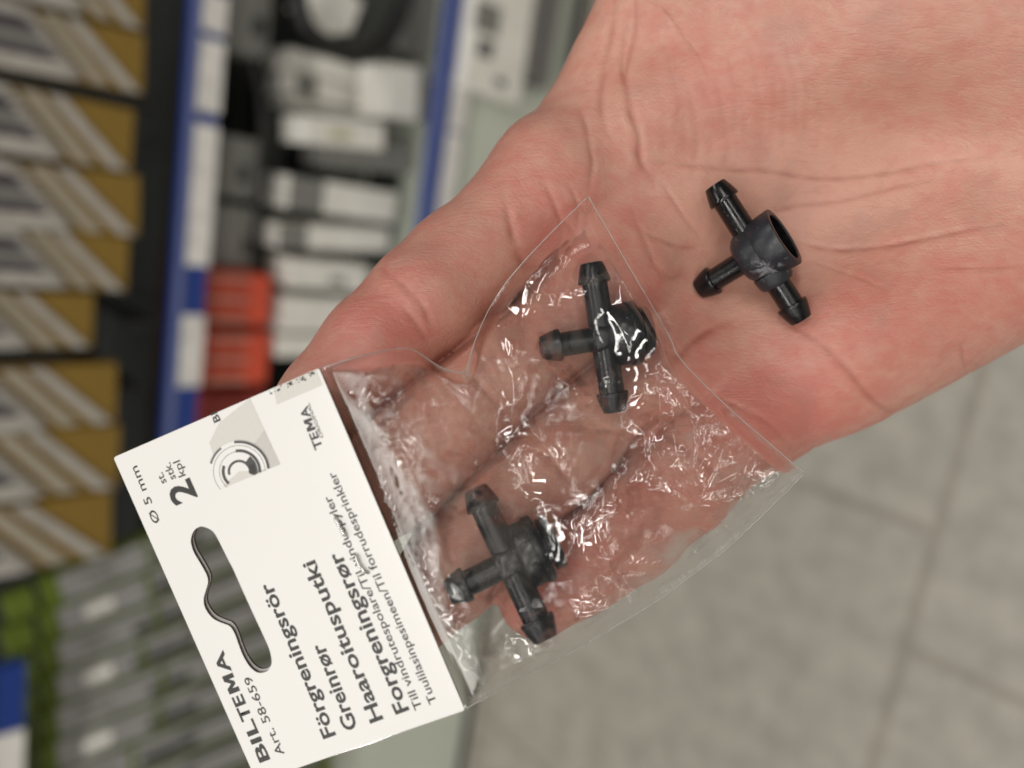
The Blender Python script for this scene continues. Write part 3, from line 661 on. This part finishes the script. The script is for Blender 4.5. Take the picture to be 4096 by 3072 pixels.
# ------------------------------------------------------------------ header card
ZR, ZL = 20.0, 14.0
TR, BR, TL = P(1278, 1472, ZR), P(1861, 2838, ZR+.5), P(457, 1829, ZL)
cX = unit(TR-BR); cY = TL-TR; cY = unit(cY-cX*cY.dot(cX)); cZ = np.cross(cX, cY)
CW = np.linalg.norm(TR-BR)
def on_card(px, py):                                # reference pixel -> card coordinates (mm)
    o = np.array((0, 0, D*1000.)); d = np.array(((px-2048)/F, (1536-py)/F, -1.))
    t = (BR-o).dot(cZ)/d.dot(cZ); p = o+d*t-BR
    return np.array((p.dot(cX), p.dot(cY)))
CMx = Matrix((tuple(cX), tuple(cY), tuple(cZ))).transposed().to_4x4(); CMx.translation = Vector(BR/1000)
CARDM = CM @ CMx
TLc = on_card(457, 1829); BLc = on_card(1030, 3125); TRc = on_card(1278, 1472)
M_card = mat('white_card', (.80, .79, .765), .42, .4, noise=(35, .012), bump=(500, .04, .0004))
M_edge = mat('brown_card_edge', (.10, .062, .035), .8, noise=(900, .4))
M_ink = mat('black_ink', (.022, .021, .019), .45, noise=(2500, .25))
M_ink2 = mat('grey_ink', (.06, .058, .055), .5, noise=(2500, .3))
M_pale = mat('pale_grey_ink', (.55, .53, .50), .5, noise=(1500, .06))
M_pale2 = mat('lighter_grey_ink', (.64, .62, .58), .5, noise=(1500, .05))
SLOT = [(814, 2105), (846, 2118), (866, 2140), (892, 2190), (917, 2240), (934, 2272), (966, 2344), (999, 2417), (1028, 2480), (1057, 2542), (1078, 2590), (1087, 2625), (1088, 2655), (1071, 2682), (1037, 2689), (1009, 2672), (988, 2645), (970, 2610), (955, 2570), (941, 2532), (922, 2503), (893, 2491), (859, 2475), (835, 2450), (820, 2420), (818, 2390), (828, 2355), (835, 2325), (830, 2300), (816, 2272), (797, 2240), (777, 2205), (766, 2163), (775, 2128), (792, 2110)]
def curve_mesh(loops, extr, name):
    cu = bpy.data.curves.new(name, 'CURVE'); cu.dimensions = '2D'; cu.fill_mode = 'BOTH'; cu.extrude = extr
    for lp in loops:
        s = cu.splines.new('POLY'); s.points.add(len(lp)-1); s.use_cyclic_u = True
        for p, q in zip(s.points, lp): p.co = (q[0]/1000, q[1]/1000, 0, 1)
    o = bpy.data.objects.new(name, cu); COL.objects.link(o)
    dg = bpy.context.evaluated_depsgraph_get(); me = bpy.data.meshes.new_from_object(o.evaluated_get(dg)); bpy.data.objects.remove(o); return me
def rounded(pts, r, n=5):
    out = []
    N = len(pts)
    for i in range(N):
        a, b, c = np.array(pts[i-1]), np.array(pts[i]), np.array(pts[(i+1) % N]); u = (a-b)/np.linalg.norm(a-b); v = (c-b)/np.linalg.norm(c-b)
        for k in range(n+1):
            t = k/n; out.append((1-t)**2*(b+u*r)+2*t*(1-t)*b+t*t*(b+v*r))
    return out
outer = rounded([(0, 0), TRc, TLc, BLc], .5)
hole = spline([on_card(*p) for p in SLOT], 4, True)
TH = .45
cm = curve_mesh([outer, hole], TH/2/1000, 'header_card')
cm.materials.clear(); cm.materials.append(M_card); cm.materials.append(M_edge)
cm.update()
for p in cm.polygons: p.material_index = 0 if abs(p.normal.z) > .5 else 1
card = bpy.data.objects.new('header_card', cm); COL.objects.link(card); card.matrix_world = CARDM
tag(card, 'white printed header card with a shaped hanging slot stapled to the bag', 'header card')
ZT = TH/2+.035
# the back leaf of the folded card
bk = curve_mesh([[(q[0], q[1]) for q in rounded([(-.25, .35), (TRc[0]-.4, .35), TLc+np.array((-.5, -.1)), BLc+np.array((-.3, -.1))], .4)], [h_+np.array((.25, -.1)) for h_ in hole]], TH/2/1000, 'back_leaf')
bk.materials.clear(); bk.materials.append(M_card); bk.materials.append(M_edge)
for p in bk.polygons: p.material_index = 0 if abs(p.normal.z) > .5 else 1
bko = bpy.data.objects.new('back_leaf', bk); COL.objects.link(bko); bko.parent = card; bko.location = (0, 0, -.00095)
def text(s, a, b, cap, bold=0., m=M_ink, shear=0., name='printed_text', sp=1.):
    A = on_card(*a); B = on_card(*b); v = B-A; L = np.linalg.norm(v); ang = math.atan2(v[1], v[0])
    k = (D*1000-17)/F; H = cap*k
    cu = bpy.data.curves.new('t', 'FONT'); cu.body = s; cu.size = 1; cu.offset = bold; cu.shear = shear; cu.resolution_u = 3; cu.space_character = sp
    o = bpy.data.objects.new('t', cu); COL.objects.link(o)
    dg = bpy.context.evaluated_depsgraph_get(); me = bpy.data.meshes.new_from_object(o.evaluated_get(dg)); bpy.data.objects.remove(o)
    v = np.empty(len(me.vertices)*3, np.float32); me.vertices.foreach_get('co', v); v = v.reshape(-1, 3)
    x0, x1 = v[:, 0].min(), v[:, 0].max()
    sx = L/(x1-x0); sy = H/.727
    u = (v[:, 0]-x0)*sx; w_ = v[:, 1]*sy
    X = A[0]+u*math.cos(ang)-w_*math.sin(ang); Y = A[1]+u*math.sin(ang)+w_*math.cos(ang)
    me.vertices.foreach_set('co', (np.stack((X, Y, np.full(len(X), ZT)), -1)/1000).astype(np.float32).ravel()); me.update()
    me.materials.clear(); me.materials.append(m); me.name = name
    o = bpy.data.objects.new(name, me); COL.objects.link(o); o.parent = card
    return o
def along(f, a=(1083, 3034), b=(893, 2597)): return (a[0]+(b[0]-a[0])*f, a[1]+(b[1]-a[1])*f)
def solid_m(a, b, cap, m=M_ink):                     # the heavy M of the wordmark
    A, B = on_card(*a), on_card(*b); ux = B-A; uy = np.array((-ux[1], ux[0]))/np.linalg.norm(ux)*cap*(D*1000-17)/F
    pts = [(0, 0), (0, 1), (.29, 1), (.5, .52), (.71, 1), (1, 1), (1, 0), (.75, 0), (.75, .55), (.58, .14), (.42, .14), (.25, .55), (.25, 0)]
    me = curve_mesh([[A+ux*x+uy*y for x, y in pts]], 0, 'printed_text'); me.materials.clear(); me.materials.append(m)
    o = bpy.data.objects.new('printed_text', me); COL.objects.link(o); o.parent = card; o.location = (0, 0, ZT/1000)
text('BIL', along(0), along(.375), 50, .026)
text('TE', along(.372), along(.60), 50, .026)
solid_m(along(.628), along(.792), 50)
text('A', along(.806), along(1), 50, .026)
text('Art. 58-659', (1141, 3012), (1006, 2701), 37, .006)
text('Förgreningsrör', (1346, 2937), (1086, 2325), 59, .022)
text('Greinrør', (1433, 2907), (1295, 2568), 61, .022)
text('Haaroitusputki', (1535, 2873), (1259, 2236), 60, .022)
text('Forgreningsrør', (1639, 2837), (1363, 2202), 62, .022)
text('Till vindrutespolare/Til vinduspyler', (1692, 2829), (1324, 1980), 35, .010)
text('Tuulilasinpesimeen/Til forrudesprinkler', (1750, 2806), (1341, 1884), 35, .010)
text('Ø 5 mm', (644, 2085), (551, 1860), 35, .006)
text('2', (792, 1987), (758, 1910), 112, .026)
text('st.', (671, 1927), (652, 1886), 34, .006)
text('stk.', (708, 1912), (683, 1847), 34, .006)
text('kpl', (746, 1900), (722, 1838), 34, .006)
text('BI', (886, 1681), (870, 1644), 31, .018)
text('TE', along(0, (1294, 1790), (1230, 1622)), along(.40, (1294, 1790), (1230, 1622)), 36, .026, M_ink2)
solid_m(along(.44, (1294, 1790), (1230, 1622)), along(.72, (1294, 1790), (1230, 1622)), 36, M_ink2)
text('A', along(.74, (1294, 1790), (1230, 1622)), along(1, (1294, 1790), (1230, 1622)), 36, .026, M_ink2)
text('ORIGINAL', (1297, 1748), (1239, 1609), 14, .008, M_ink2)
# printed picture of a knurled ring, cut off below
def card_poly(name, loops_px, m, z=ZT, local=False):
    me = curve_mesh([[p if local else on_card(*p) for p in lp] for lp in loops_px], 0, name); me.materials.clear(); me.materials.append(m)
    o = bpy.data.objects.new(name, me); COL.objects.link(o); o.parent = card; o.location = (0, 0, z/1000); return o
card_poly('printed_picture', [[(1003, 1592), (1124, 1856), (900, 1950), (840, 1770), (880, 1690)]], M_pale2, ZT-.015)
card_poly('printed_picture', [[(1060, 1718), (1124, 1856), (1010, 1905), (1000, 1800)]], M_pale, ZT-.008)
card_poly('printed_picture', [[(1096, 1552), (1268, 1476), (1294, 1540), (1110, 1618)]], M_pale2, ZT-.015)
gc = np.array((960., 1884.)); ca, cb = np.array((884., 1960.)), np.array((1124., 1858.)); cn = np.array((cb-ca)[::-1])*np.array((1, -1)); cn = cn/np.linalg.norm(cn)
if (gc-ca).dot(cn) < 0: cn = -cn
def ring(r0, r1, m, z, a0=0, a1=360, teeth=0, ex=1.):
    def pt(r, a): return gc+r*np.array((math.cos(a)*ex, math.sin(a)))
    n_ = 96; quads = []
    V = []; Fc = []
    for k in range(n_):
        a, b = math.radians(a0+(a1-a0)*k/n_), math.radians(a0+(a1-a0)*(k+1)/n_)
        rr = r1+(4 if teeth and k % 2 else 0)
        q = [pt(r0, a), pt(rr, a), pt(rr, b), pt(r0, b)]
        if min((p-ca).dot(cn) for p in q) < 0: continue
        i = len(V); V += [(*(on_card(*p)/1000), 0) for p in q]; Fc.append((i, i+1, i+2, i+3))
    if V:
        o = mesh_obj('printed_ring', V, Fc, m, smooth=False); o.parent = card; o.location = (0, 0, z/1000)
ring(0, 121, M_card, ZT-.002)
ring(112, 121, M_ink2, ZT, -100, 25, 1); ring(113, 119, M_ink2, ZT, 195, 232, 1); ring(102, 104, M_ink2, ZT, 120, 380)
ring(76, 88, M_ink2, ZT, -100, 60); ring(78, 80, M_ink2, ZT, 90, 260); ring(38, 74, M_ink2, ZT+.004, -55, 75); ring(42, 66, M_ink, ZT+.008, -30, 70); ring(36, 46, M_ink2, ZT+.006, 160, 330); ring(58, 70, M_ink2, ZT+.004, 130, 200)
for i in range(46):                                  # dark marks of the cut-off print by the card's upper edge
    t = random.random(); x = 1076+t*180+random.uniform(-6, 6); y = 1562-t*78+random.uniform(-6, 15)+4; s = random.uniform(2, 8)
    card_poly('printed_mark', [[(x, y), (x+s*1.4, y-s*.5), (x+s*1.2, y+s*random.uniform(.2, .9)), (x+s*.2, y+s*.7)]], M_ink if i % 3 else M_ink2, ZT-.004)
# staple
M_steel = mat('staple_steel', (.62, .62, .60), .25, metal=1.)
def card_tube(name, pts, r, m, parent):
    pts3 = [(*on_card(x, y), z) for x, y, z in pts]; V, Fc = tube_pts([np.array(p)/1000 for p in spline(pts3, 6)], r/1000, 10)
    return mesh_obj(name, V, Fc, m, parent)
stp = tag(empty('staple', CARDM @ Matrix.Translation((*(on_card(1400, 2170)/1000), 0))), 'bright steel staple with two bent legs through the card', 'staple')
def stp_leg(pts):
    o = card_tube('staple_leg', pts, .30, M_steel, None); o.matrix_world = CARDM; bpy.context.view_layer.update()
    o.parent = stp; o.matrix_parent_inverse = stp.matrix_world.inverted()
stp_leg([(1345, 2064, -.2), (1348, 2072, .55), (1362, 2098, .62), (1378, 2125, .75), (1388, 2140, .5)])
stp_leg([(1424, 2213, -.1), (1430, 2222, .6), (1440, 2252, .7), (1458, 2276, .6), (1478, 2290, .2)])

# ------------------------------------------------------------------ clear bag
def film_mat():
    m = bpy.data.materials.new('clear_film'); m.use_nodes = True; n = m.node_tree.nodes; l = m.node_tree.links
    for x in list(n): n.remove(x)
    out = n.new('ShaderNodeOutputMaterial'); tr = n.new('ShaderNodeBsdfTransparent'); tr.inputs[0].default_value = (.99, .985, .98, 1)
    gl = n.new('ShaderNodeBsdfGlossy'); gl.inputs['Roughness'].default_value = .05; gl.inputs[0].default_value = (1, 1, 1, 1)
    df = n.new('ShaderNodeBsdfDiffuse'); df.inputs[0].default_value = (.8, .8, .8, 1)
    tc = n.new('ShaderNodeTexCoord')
    t = n.new('ShaderNodeTexNoise'); t.inputs['Scale'].default_value = 380; t.inputs['Detail'].default_value = 1; t.inputs['Distortion'].default_value = .5
    l.new(tc.outputs['Object'], t.inputs['Vector'])
    bp = n.new('ShaderNodeBump'); bp.inputs['Strength'].default_value = .03; bp.inputs['Distance'].default_value = .0004; l.new(t.outputs[0], bp.inputs['Height'])
    fr = n.new('ShaderNodeLayerWeight'); fr.inputs[0].default_value = .5; l.new(bp.outputs[0], fr.inputs['Normal']); l.new(bp.outputs[0], gl.inputs['Normal'])
    pw = n.new('ShaderNodeMath'); pw.operation = 'POWER'; pw.inputs[1].default_value = 4.; l.new(fr.outputs['Facing'], pw.inputs[0])
    k = n.new('ShaderNodeMath'); k.operation = 'MULTIPLY_ADD'; k.inputs[1].default_value = .75; k.inputs[2].default_value = .10; k.use_clamp = True; l.new(pw.outputs[0], k.inputs[0])
    a = n.new('ShaderNodeMixShader'); a.inputs[0].default_value = .004; l.new(tr.outputs[0], a.inputs[1]); l.new(df.outputs[0], a.inputs[2])
    b = n.new('ShaderNodeMixShader'); l.new(k.outputs[0], b.inputs[0]); l.new(a.outputs[0], b.inputs[1]); l.new(gl.outputs[0], b.inputs[2])
    l.new(b.outputs[0], out.inputs[0]); return m
M_film = film_mat()
TOPS = [(1280, 1474), (1420, 1430), (1540, 1402), (1610, 1393), (1665, 1405), (1760, 1466), (1835, 1488), (1862, 1482), (1882, 1420), (1905, 1350), (1960, 1230), (2047, 1101), (2200, 935), (2353, 785)]
BOTS = [(1862, 2836), (2080, 2715), (2300, 2600), (2600, 2420), (2780, 2290), (2950, 2155), (3219, 1893)]
ENDS = [(2353, 785), (2510, 1055), (2669, 1329), (2713, 1423), (2820, 1540), (2966, 1676), (3219, 1893)]
def resample(pts, n):
    p = np.array(spline(pts, 12)); s = np.r_[0, np.cumsum(np.hypot(*np.diff(p, axis=0).T))]; s /= s[-1]; t = np.linspace(0, 1, n)
    return np.stack((np.interp(t, s, p[:, 0]), np.interp(t, s, p[:, 1])), -1)
NA, NB = 380, 380
ts, bs_, es_ = resample(TOPS, NA), resample(BOTS, NA), resample(ENDS, NB)
ls = np.stack((np.linspace(1280, 1862, NB), np.linspace(1474, 2836, NB)), -1)
a = np.linspace(0, 1, NA)[:, None, None]; b = np.linspace(0, 1, NB)[None, :, None]
G = (1-b)*ts[:, None]+b*bs_[:, None]+(1-a)*ls[None]+a*es_[None]-((1-a)*(1-b)*ts[0]+a*(1-b)*ts[-1]+(1-a)*b*bs_[0]+a*b*bs_[-1])
gpx, gpy = G[..., 0], G[..., 1]
A2, B2 = np.broadcast_to(a[..., 0], (NA, NB)), np.broadcast_to(b[..., 0], (NA, NB))
U = A2*80; W = B2*60                                 # film coordinates, mm
def sstep(x, a, b): t = np.clip((x-a)/(b-a), 0, 1); return t*t*(3-2*t)
def warp(U, W, seed, amp, lo, hi):
    q = np.stack((U.ravel(), W.ravel()), -1)
    return U+amp*vnoise(q, seed, 8, lo, hi).reshape(U.shape), W+amp*vnoise(q, seed+1, 8, lo, hi).reshape(U.shape)
def voro(U, W, n, seed, stretch=1., ang=0.):
    r = np.random.default_rng(seed); s = r.uniform((-6, -6), (86, 66), (n, 2)); sl = r.normal(size=(n, 2)); hh = r.uniform(-1, 1, n)
    ca_, sa_ = math.cos(ang), math.sin(ang)
    R_ = np.array(((ca_, -sa_), (sa_, ca_)))@np.diag((1, stretch))
    s2 = (s@R_); q = np.stack((U.ravel(), W.ravel()), -1)@R_
    f1 = np.full(len(q), 1e9); i1 = np.zeros(len(q), int); f2 = f1.copy()
    for k in range(n):
        d = np.hypot(q[:, 0]-s2[k, 0], q[:, 1]-s2[k, 1]); m_ = d < f1
        f2 = np.where(m_, f1, np.minimum(f2, d)); i1 = np.where(m_, k, i1); f1 = np.where(m_, d, f1)
    return (f2-f1).reshape(U.shape), f1.reshape(U.shape), hh[i1].reshape(U.shape)
def facets(U, W, n, seed, lo, hi):                    # piecewise flat folds: random triangle waves
    r = np.random.default_rng(seed); o = 0
    for _ in range(n):
        an = r.uniform(0, math.pi); k = r.uniform(lo, hi); ph = r.uniform(0, 1); t = (U*math.cos(an)+W*math.sin(an))*k+ph
        o = o+np.abs((t % 1)-.5)*r.uniform(.5, 1)/k*.25
    return o/math.sqrt(n)
# where the film is heavily crumpled
near = np.maximum(np.exp(-(np.hypot(gpx-2470, gpy-1310)/270)**4), np.exp(-(np.hypot(gpx-2100, gpy-2215)/320)**4))
crump = (1-.75*near)*np.clip(.42+.55*np.exp(-((U-14)/15)**2)+1.5*np.exp(-((W-53)/8)**2)*sstep(U, 12, 28)+.5*np.exp(-(((U-52)/14)**2+((W-26)/9)**2))-.6*np.exp(-(((U-74)/20)**2+((W-4)/20)**2))-.25*np.exp(-(((U-42)/10)**2+((W-38)/8)**2)), .08, 1.7)
FOLDS = [((355,540),(370,600),(365,690),(320,800)),((375,590),(410,640),(450,700),(430,760)),((320,800),(350,860),(400,960)),((420,600),(405,660),(390,720)),((470,640),(500,700),(560,760),(620,850),(700,890)),
 ((450,740),(470,830),(520,880)),((400,740),(420,850),(410,900),(470,960)),((560,770),(520,850),(590,920)),((600,800),(660,860),(720,840)),((130,580),(250,600),(360,600)),((140,600),(260,720),(330,790)),
 ((190,640),(290,860),(350,1000),(420,1180),(520,1450)),((350,850),(420,1020),(450,1170),(480,1330)),((440,1040),(470,1120),(450,1190),(520,1220)),((480,1000),(500,1100),(490,1250)),((280,900),(330,1030),(440,1310),(560,1480)),
 ((590,940),(680,980),(720,1050),(690,1130),(720,1200),(690,1260)),((800,280),(720,400),(640,470),(590,560)),((830,250),(700,300),(640,430)),((780,540),(740,640),(700,780)),((850,570),(900,600),(950,640),(1000,600),(1040,560)),
 ((1040,690),(1110,660),(1170,620)),((1090,730),(1200,740),(1300,760),(1410,720)),((1110,740),(1200,710),(1300,700)),((1190,510),(1240,560),(1230,650),(1290,620)),((1200,520),(1330,640),(1420,730)),((940,740),(920,850),(870,950)),
 ((780,840),(830,830),(850,760)),((1060,720),(1020,860),(960,1000),(900,1100)),((1290,850),(1330,890),(1310,960),(1380,940)),((1230,1040),(1200,1110),(1180,1180)),((1120,870),(1160,920),(1190,880)),((1400,880),(1450,960),(1500,980),(1540,900)),
 ((1240,1010),(1330,1040),(1400,1000),(1460,960)),((1170,1010),(1220,1080),(1290,1060),(1340,1120)),((1000,1100),(970,1200),(990,1290)),((1080,1080),(1010,1170),(1000,1250),(1050,1200)),((900,1280),(950,1240),(1010,1290),(960,1340)),
 ((780,1430),(850,1460),(930,1430),(960,1380)),((620,1480),(700,1430),(760,1420),(800,1500)),((1090,790),(1040,900),(1090,1000)),((950,75),(980,150),(1030,260),(1050,330)),((930,110),(860,200),(800,290)),((1200,1080),(1260,1130),(1340,1060),(1400,1040)),
 ((560,1480),(600,1540),(590,1600)),((600,1370),(590,1500),(575,1600)),((1230,1190),(1120,1260),(1020,1290)),((700,620),(600,590),(500,580)),((250,640),(300,700),(420,720),(560,700)),((640,560),(600,700),(560,820)),((840,620),(900,680),(960,700)),
 ((1330,1000),(1400,1080),(1450,1050)),((1100,960),(1150,1060),(1120,1180)),((500,1330),(540,1400),(620,1450)),((820,1180),(860,1260),(880,1330)),((1380,800),(1420,850),(1480,880)),((1230,760),(1260,850),(1240,930))]
def folds(layer):
    r = np.random.default_rng(900+layer); o = np.zeros(U.size); Q = np.stack((gpx.ravel(), gpy.ravel()), -1)
    for k, f in enumerate(FOLDS):
        if layer == 2 and k % 2: continue
        p = np.array([(1120+x*1.302, 720+y*1.302) for x, y in f], float)+(r.normal(0, 22, 2) if layer == 2 else 0)
        p = np.array(spline(p, 5)); wd = r.uniform(.7, 1.5); hh = r.uniform(.7, 1.3)*r.choice((1, 1, -1)); jit = r.normal(0, 5, p.shape); p = p+jit
        m_ = (Q[:, 0] > p[:, 0].min()-90) & (Q[:, 0] < p[:, 0].max()+90) & (Q[:, 1] > p[:, 1].min()-90) & (Q[:, 1] < p[:, 1].max()+90)
        ii = np.nonzero(m_)[0]; q = Q[ii]; best = np.full(len(ii), 1e9); tt = np.zeros(len(ii)); sd_ = np.zeros(len(ii)); n_ = len(p)-1
        for s_ in range(n_):
            a_, b_ = p[s_], p[s_+1]; ab = b_-a_; t = np.clip(((q-a_)@ab)/max(ab@ab, 1e-9), 0, 1); dv = q-a_-t[:, None]*ab
            d = np.hypot(*dv.T); u = d < best; best[u] = d[u]; tt[u] = (s_+t[u])/n_; sd_[u] = np.sign(ab[0]*dv[u, 1]-ab[1]*dv[u, 0])
        d = best*sd_/23.; fade = np.clip(np.minimum(tt, 1-tt)*6, 0, 1)
        o[ii] += hh*fade*(np.exp(-(d/wd)**2)+.35*np.exp(-((d-2.2*wd)/(2.2*wd))**2))
    return o.reshape(U.shape)
def film(layer):
    sd = 100*layer
    Uw, Ww = warp(U, W, 11+sd, 1.6, .02, .08); Uw2, Ww2 = warp(U, W, 21+sd, .6, .06, .18)
    base = facets(Uw, Ww, 5, 31+sd, .03, .07)*1.2
    v1, _, _ = voro(Uw, Ww, 46, 41+sd, 1.9, .6); v2, _, _ = voro(Uw2, Ww2, 130, 51+sd, 2.3, -.6)
    rv = lambda v, wd: np.exp(-(v/wd)**2)
    v3, _, _ = voro(Uw2, Ww2, 520, 81+sd, 1.5, 1.1)
    m1 = np.clip(.5+.8*vnoise(np.stack((U.ravel(), W.ravel()), -1), 91+sd, 8, .04, .12).reshape(U.shape), 0, 1); m2 = np.clip(.5+.8*vnoise(np.stack((U.ravel(), W.ravel()), -1), 95+sd, 8, .05, .15).reshape(U.shape), 0, 1)
    h = base*2.1+crump*(.95*m1*rv(v1, 1.5)+.40*m2**2*rv(v2, 1.0)+facets(Uw, Ww, 5, 61+sd, .05, .12)*2.4)+1.5*folds(layer)
    # long gathers fanning from the staple side
    rr = np.hypot(U+3, W-30); th = np.arctan2(W-30, U+3)
    h = h+1.0*np.exp(-(rr/22)**2)*np.abs(((th*6+1.3*vnoise(np.stack((U.ravel(), W.ravel()), -1), 71+sd, 5, .02, .05).reshape(U.shape)) % 1)-.5)
    return h*(1-.86*near)
edge = np.minimum.reduce([sstep(B2, 0, .05), sstep(1-B2, 0, .045), sstep(1-A2, 0, .04), .15+.85*sstep(A2, 0, .12)*np.ones_like(B2)])
handz = hz(gpx, gpy)
handz = np.maximum(handz, 7.-5*A2)+4.*sstep(B2, .72, 1.)*sstep(A2, .12, .4)
def relax(z, n):
    for _ in range(n):
        t = z.copy(); t[1:-1, 1:-1] = .2*(z[2:, 1:-1]+z[:-2, 1:-1]+z[1:-1, 2:]+z[1:-1, :-2]+z[1:-1, 1:-1])
        t[0] = t[1]; t[-1] = t[-2]; t[:, 0] = t[:, 1]; t[:, -1] = t[:, -2]; z = t
    return z
handz = relax(handz, 110)+.25
cardz = BR[2]+(ZR-BR[2])*(1-B2)-.6
wc = sstep(A2, .02, .42)
zback = cardz*(1-wc)+(handz+.45)*wc
zback = np.maximum(zback, handz+.35)+edge*film(2)*.7
Gk = (D*1000-10)/F
X_, Y_ = (gpx-2048)*Gk, -(gpy-1536)*Gk
bump_ = np.zeros_like(gpx)
def blob(px, py, rad, h, soft=7.):
    global bump_
    d = np.hypot(gpx-px, gpy-py)*Gk; bump_ = np.maximum(bump_, h*(1-sstep(d, rad, rad+soft)))
def seg_blob(p, q, rad, h, soft=14.):
    global bump_
    p, q = np.array(p, float), np.array(q, float); pq = q-p; t = np.clip(((gpx-p[0])*pq[0]+(gpy-p[1])*pq[1])/(pq@pq), 0, 1)
    d = np.hypot(gpx-p[0]-t*pq[0], gpy-p[1]-t*pq[1])*Gk; bump_ = np.maximum(bump_, h*np.clip(1-(d-rad)/soft, 0, 1)**1.15)
for J, b1, b3, bl, ve, h in (((2423, 1351), (2355, 1054), (2488, 1655), (2174, 1412), (2600, 1318), 12.), ((2039, 2250), (1909, 1956), (2150, 2539), (1793, 2351), (2227, 2163), 12.6)):
    seg_blob(b1, b3, 3.4, h-2.4); seg_blob(bl, J, 3.4, h-2.4); seg_blob(J, (ve[0]+45, ve[1]-10), 6.2, h+.7)
thick = np.maximum(edge*(1.2+2.0*np.exp(-((U-20)/20)**2)), bump_*edge**.4)
for _ in range(70):
    t_ = thick.copy(); t_[1:-1, 1:-1] = .2*(thick[2:, 1:-1]+thick[:-2, 1:-1]+thick[1:-1, 2:]+thick[1:-1, :-2]+thick[1:-1, 1:-1]); thick = t_
zfront = zback+thick+edge*(.2+film(1)*1.0)
zfront = np.where(A2 < .03, cardz+(zfront-cardz)*A2/.03, zfront); zback = np.where(A2 < .03, cardz-.3+(zback-cardz+.3)*A2/.03, zback)
BO = P(2300, 1800, 4)
BAGM = CM @ Matrix.Translation(BO/1000)
bag = tag(empty('plastic_bag', BAGM), 'crumpled clear plastic bag holding two black fittings, lying on the fingers', 'plastic bag')
ii, jj = np.meshgrid(np.arange(NA-1), np.arange(NB-1), indexing='ij'); i0 = (ii*NB+jj).ravel()
FQ = np.stack((i0, i0+1, i0+NB+1, i0+NB), -1)
for nm, zz in (('front_film', zfront), ('back_film', zback)):
    V = (Pa(gpx.ravel(), gpy.ravel(), zz.ravel())-BO)/1000
    mesh_obj(nm, V, FQ[:, ::-1], M_film, bag)
# heat-sealed rim
M_rim = mat('sealed_rim', (.55, .53, .50), .2, .8)
bt = M_rim.node_tree; bb = bt.nodes['Principled BSDF']; bb.inputs['Alpha'].default_value = .55
def rim(gi, zz, r, jit, name='sealed_rim'):
    pts = Pa(gi[:, 0], gi[:, 1], zz)+0; pts = pts+rng.normal(0, jit, pts.shape)
    V, Fc = tube_pts([(p-BO)/1000 for p in pts], r/1000, 6); mesh_obj(name, V, Fc, M_rim, bag)
st_ = 3
rim(G[::st_, 0], zback[::st_, 0]+.05, .09, .0); rim(G[::2, -1], zback[::2, -1]+.05, .11, .06); rim(G[-1, ::st_], zback[-1, ::st_]+.05, .10, .02)
# film behind the lower edge of the card
q = [on_card(1861, 2838)+np.array((.0, .0)), on_card(1862, 2850), on_card(1500, 2985), on_card(1250, 3065), on_card(1040, 3140), on_card(1030, 3125)]
me = curve_mesh([q], 0, 'tucked_film'); me.materials.clear(); me.materials.append(M_film)
o = bpy.data.objects.new('tucked_film', me); COL.objects.link(o); o.matrix_world = CARDM @ Matrix.Translation((0, 0, -.0016)); bpy.context.view_layer.update()
o.parent = bag; o.matrix_parent_inverse = BAGM.inverted()
bpy.context.view_layer.update()
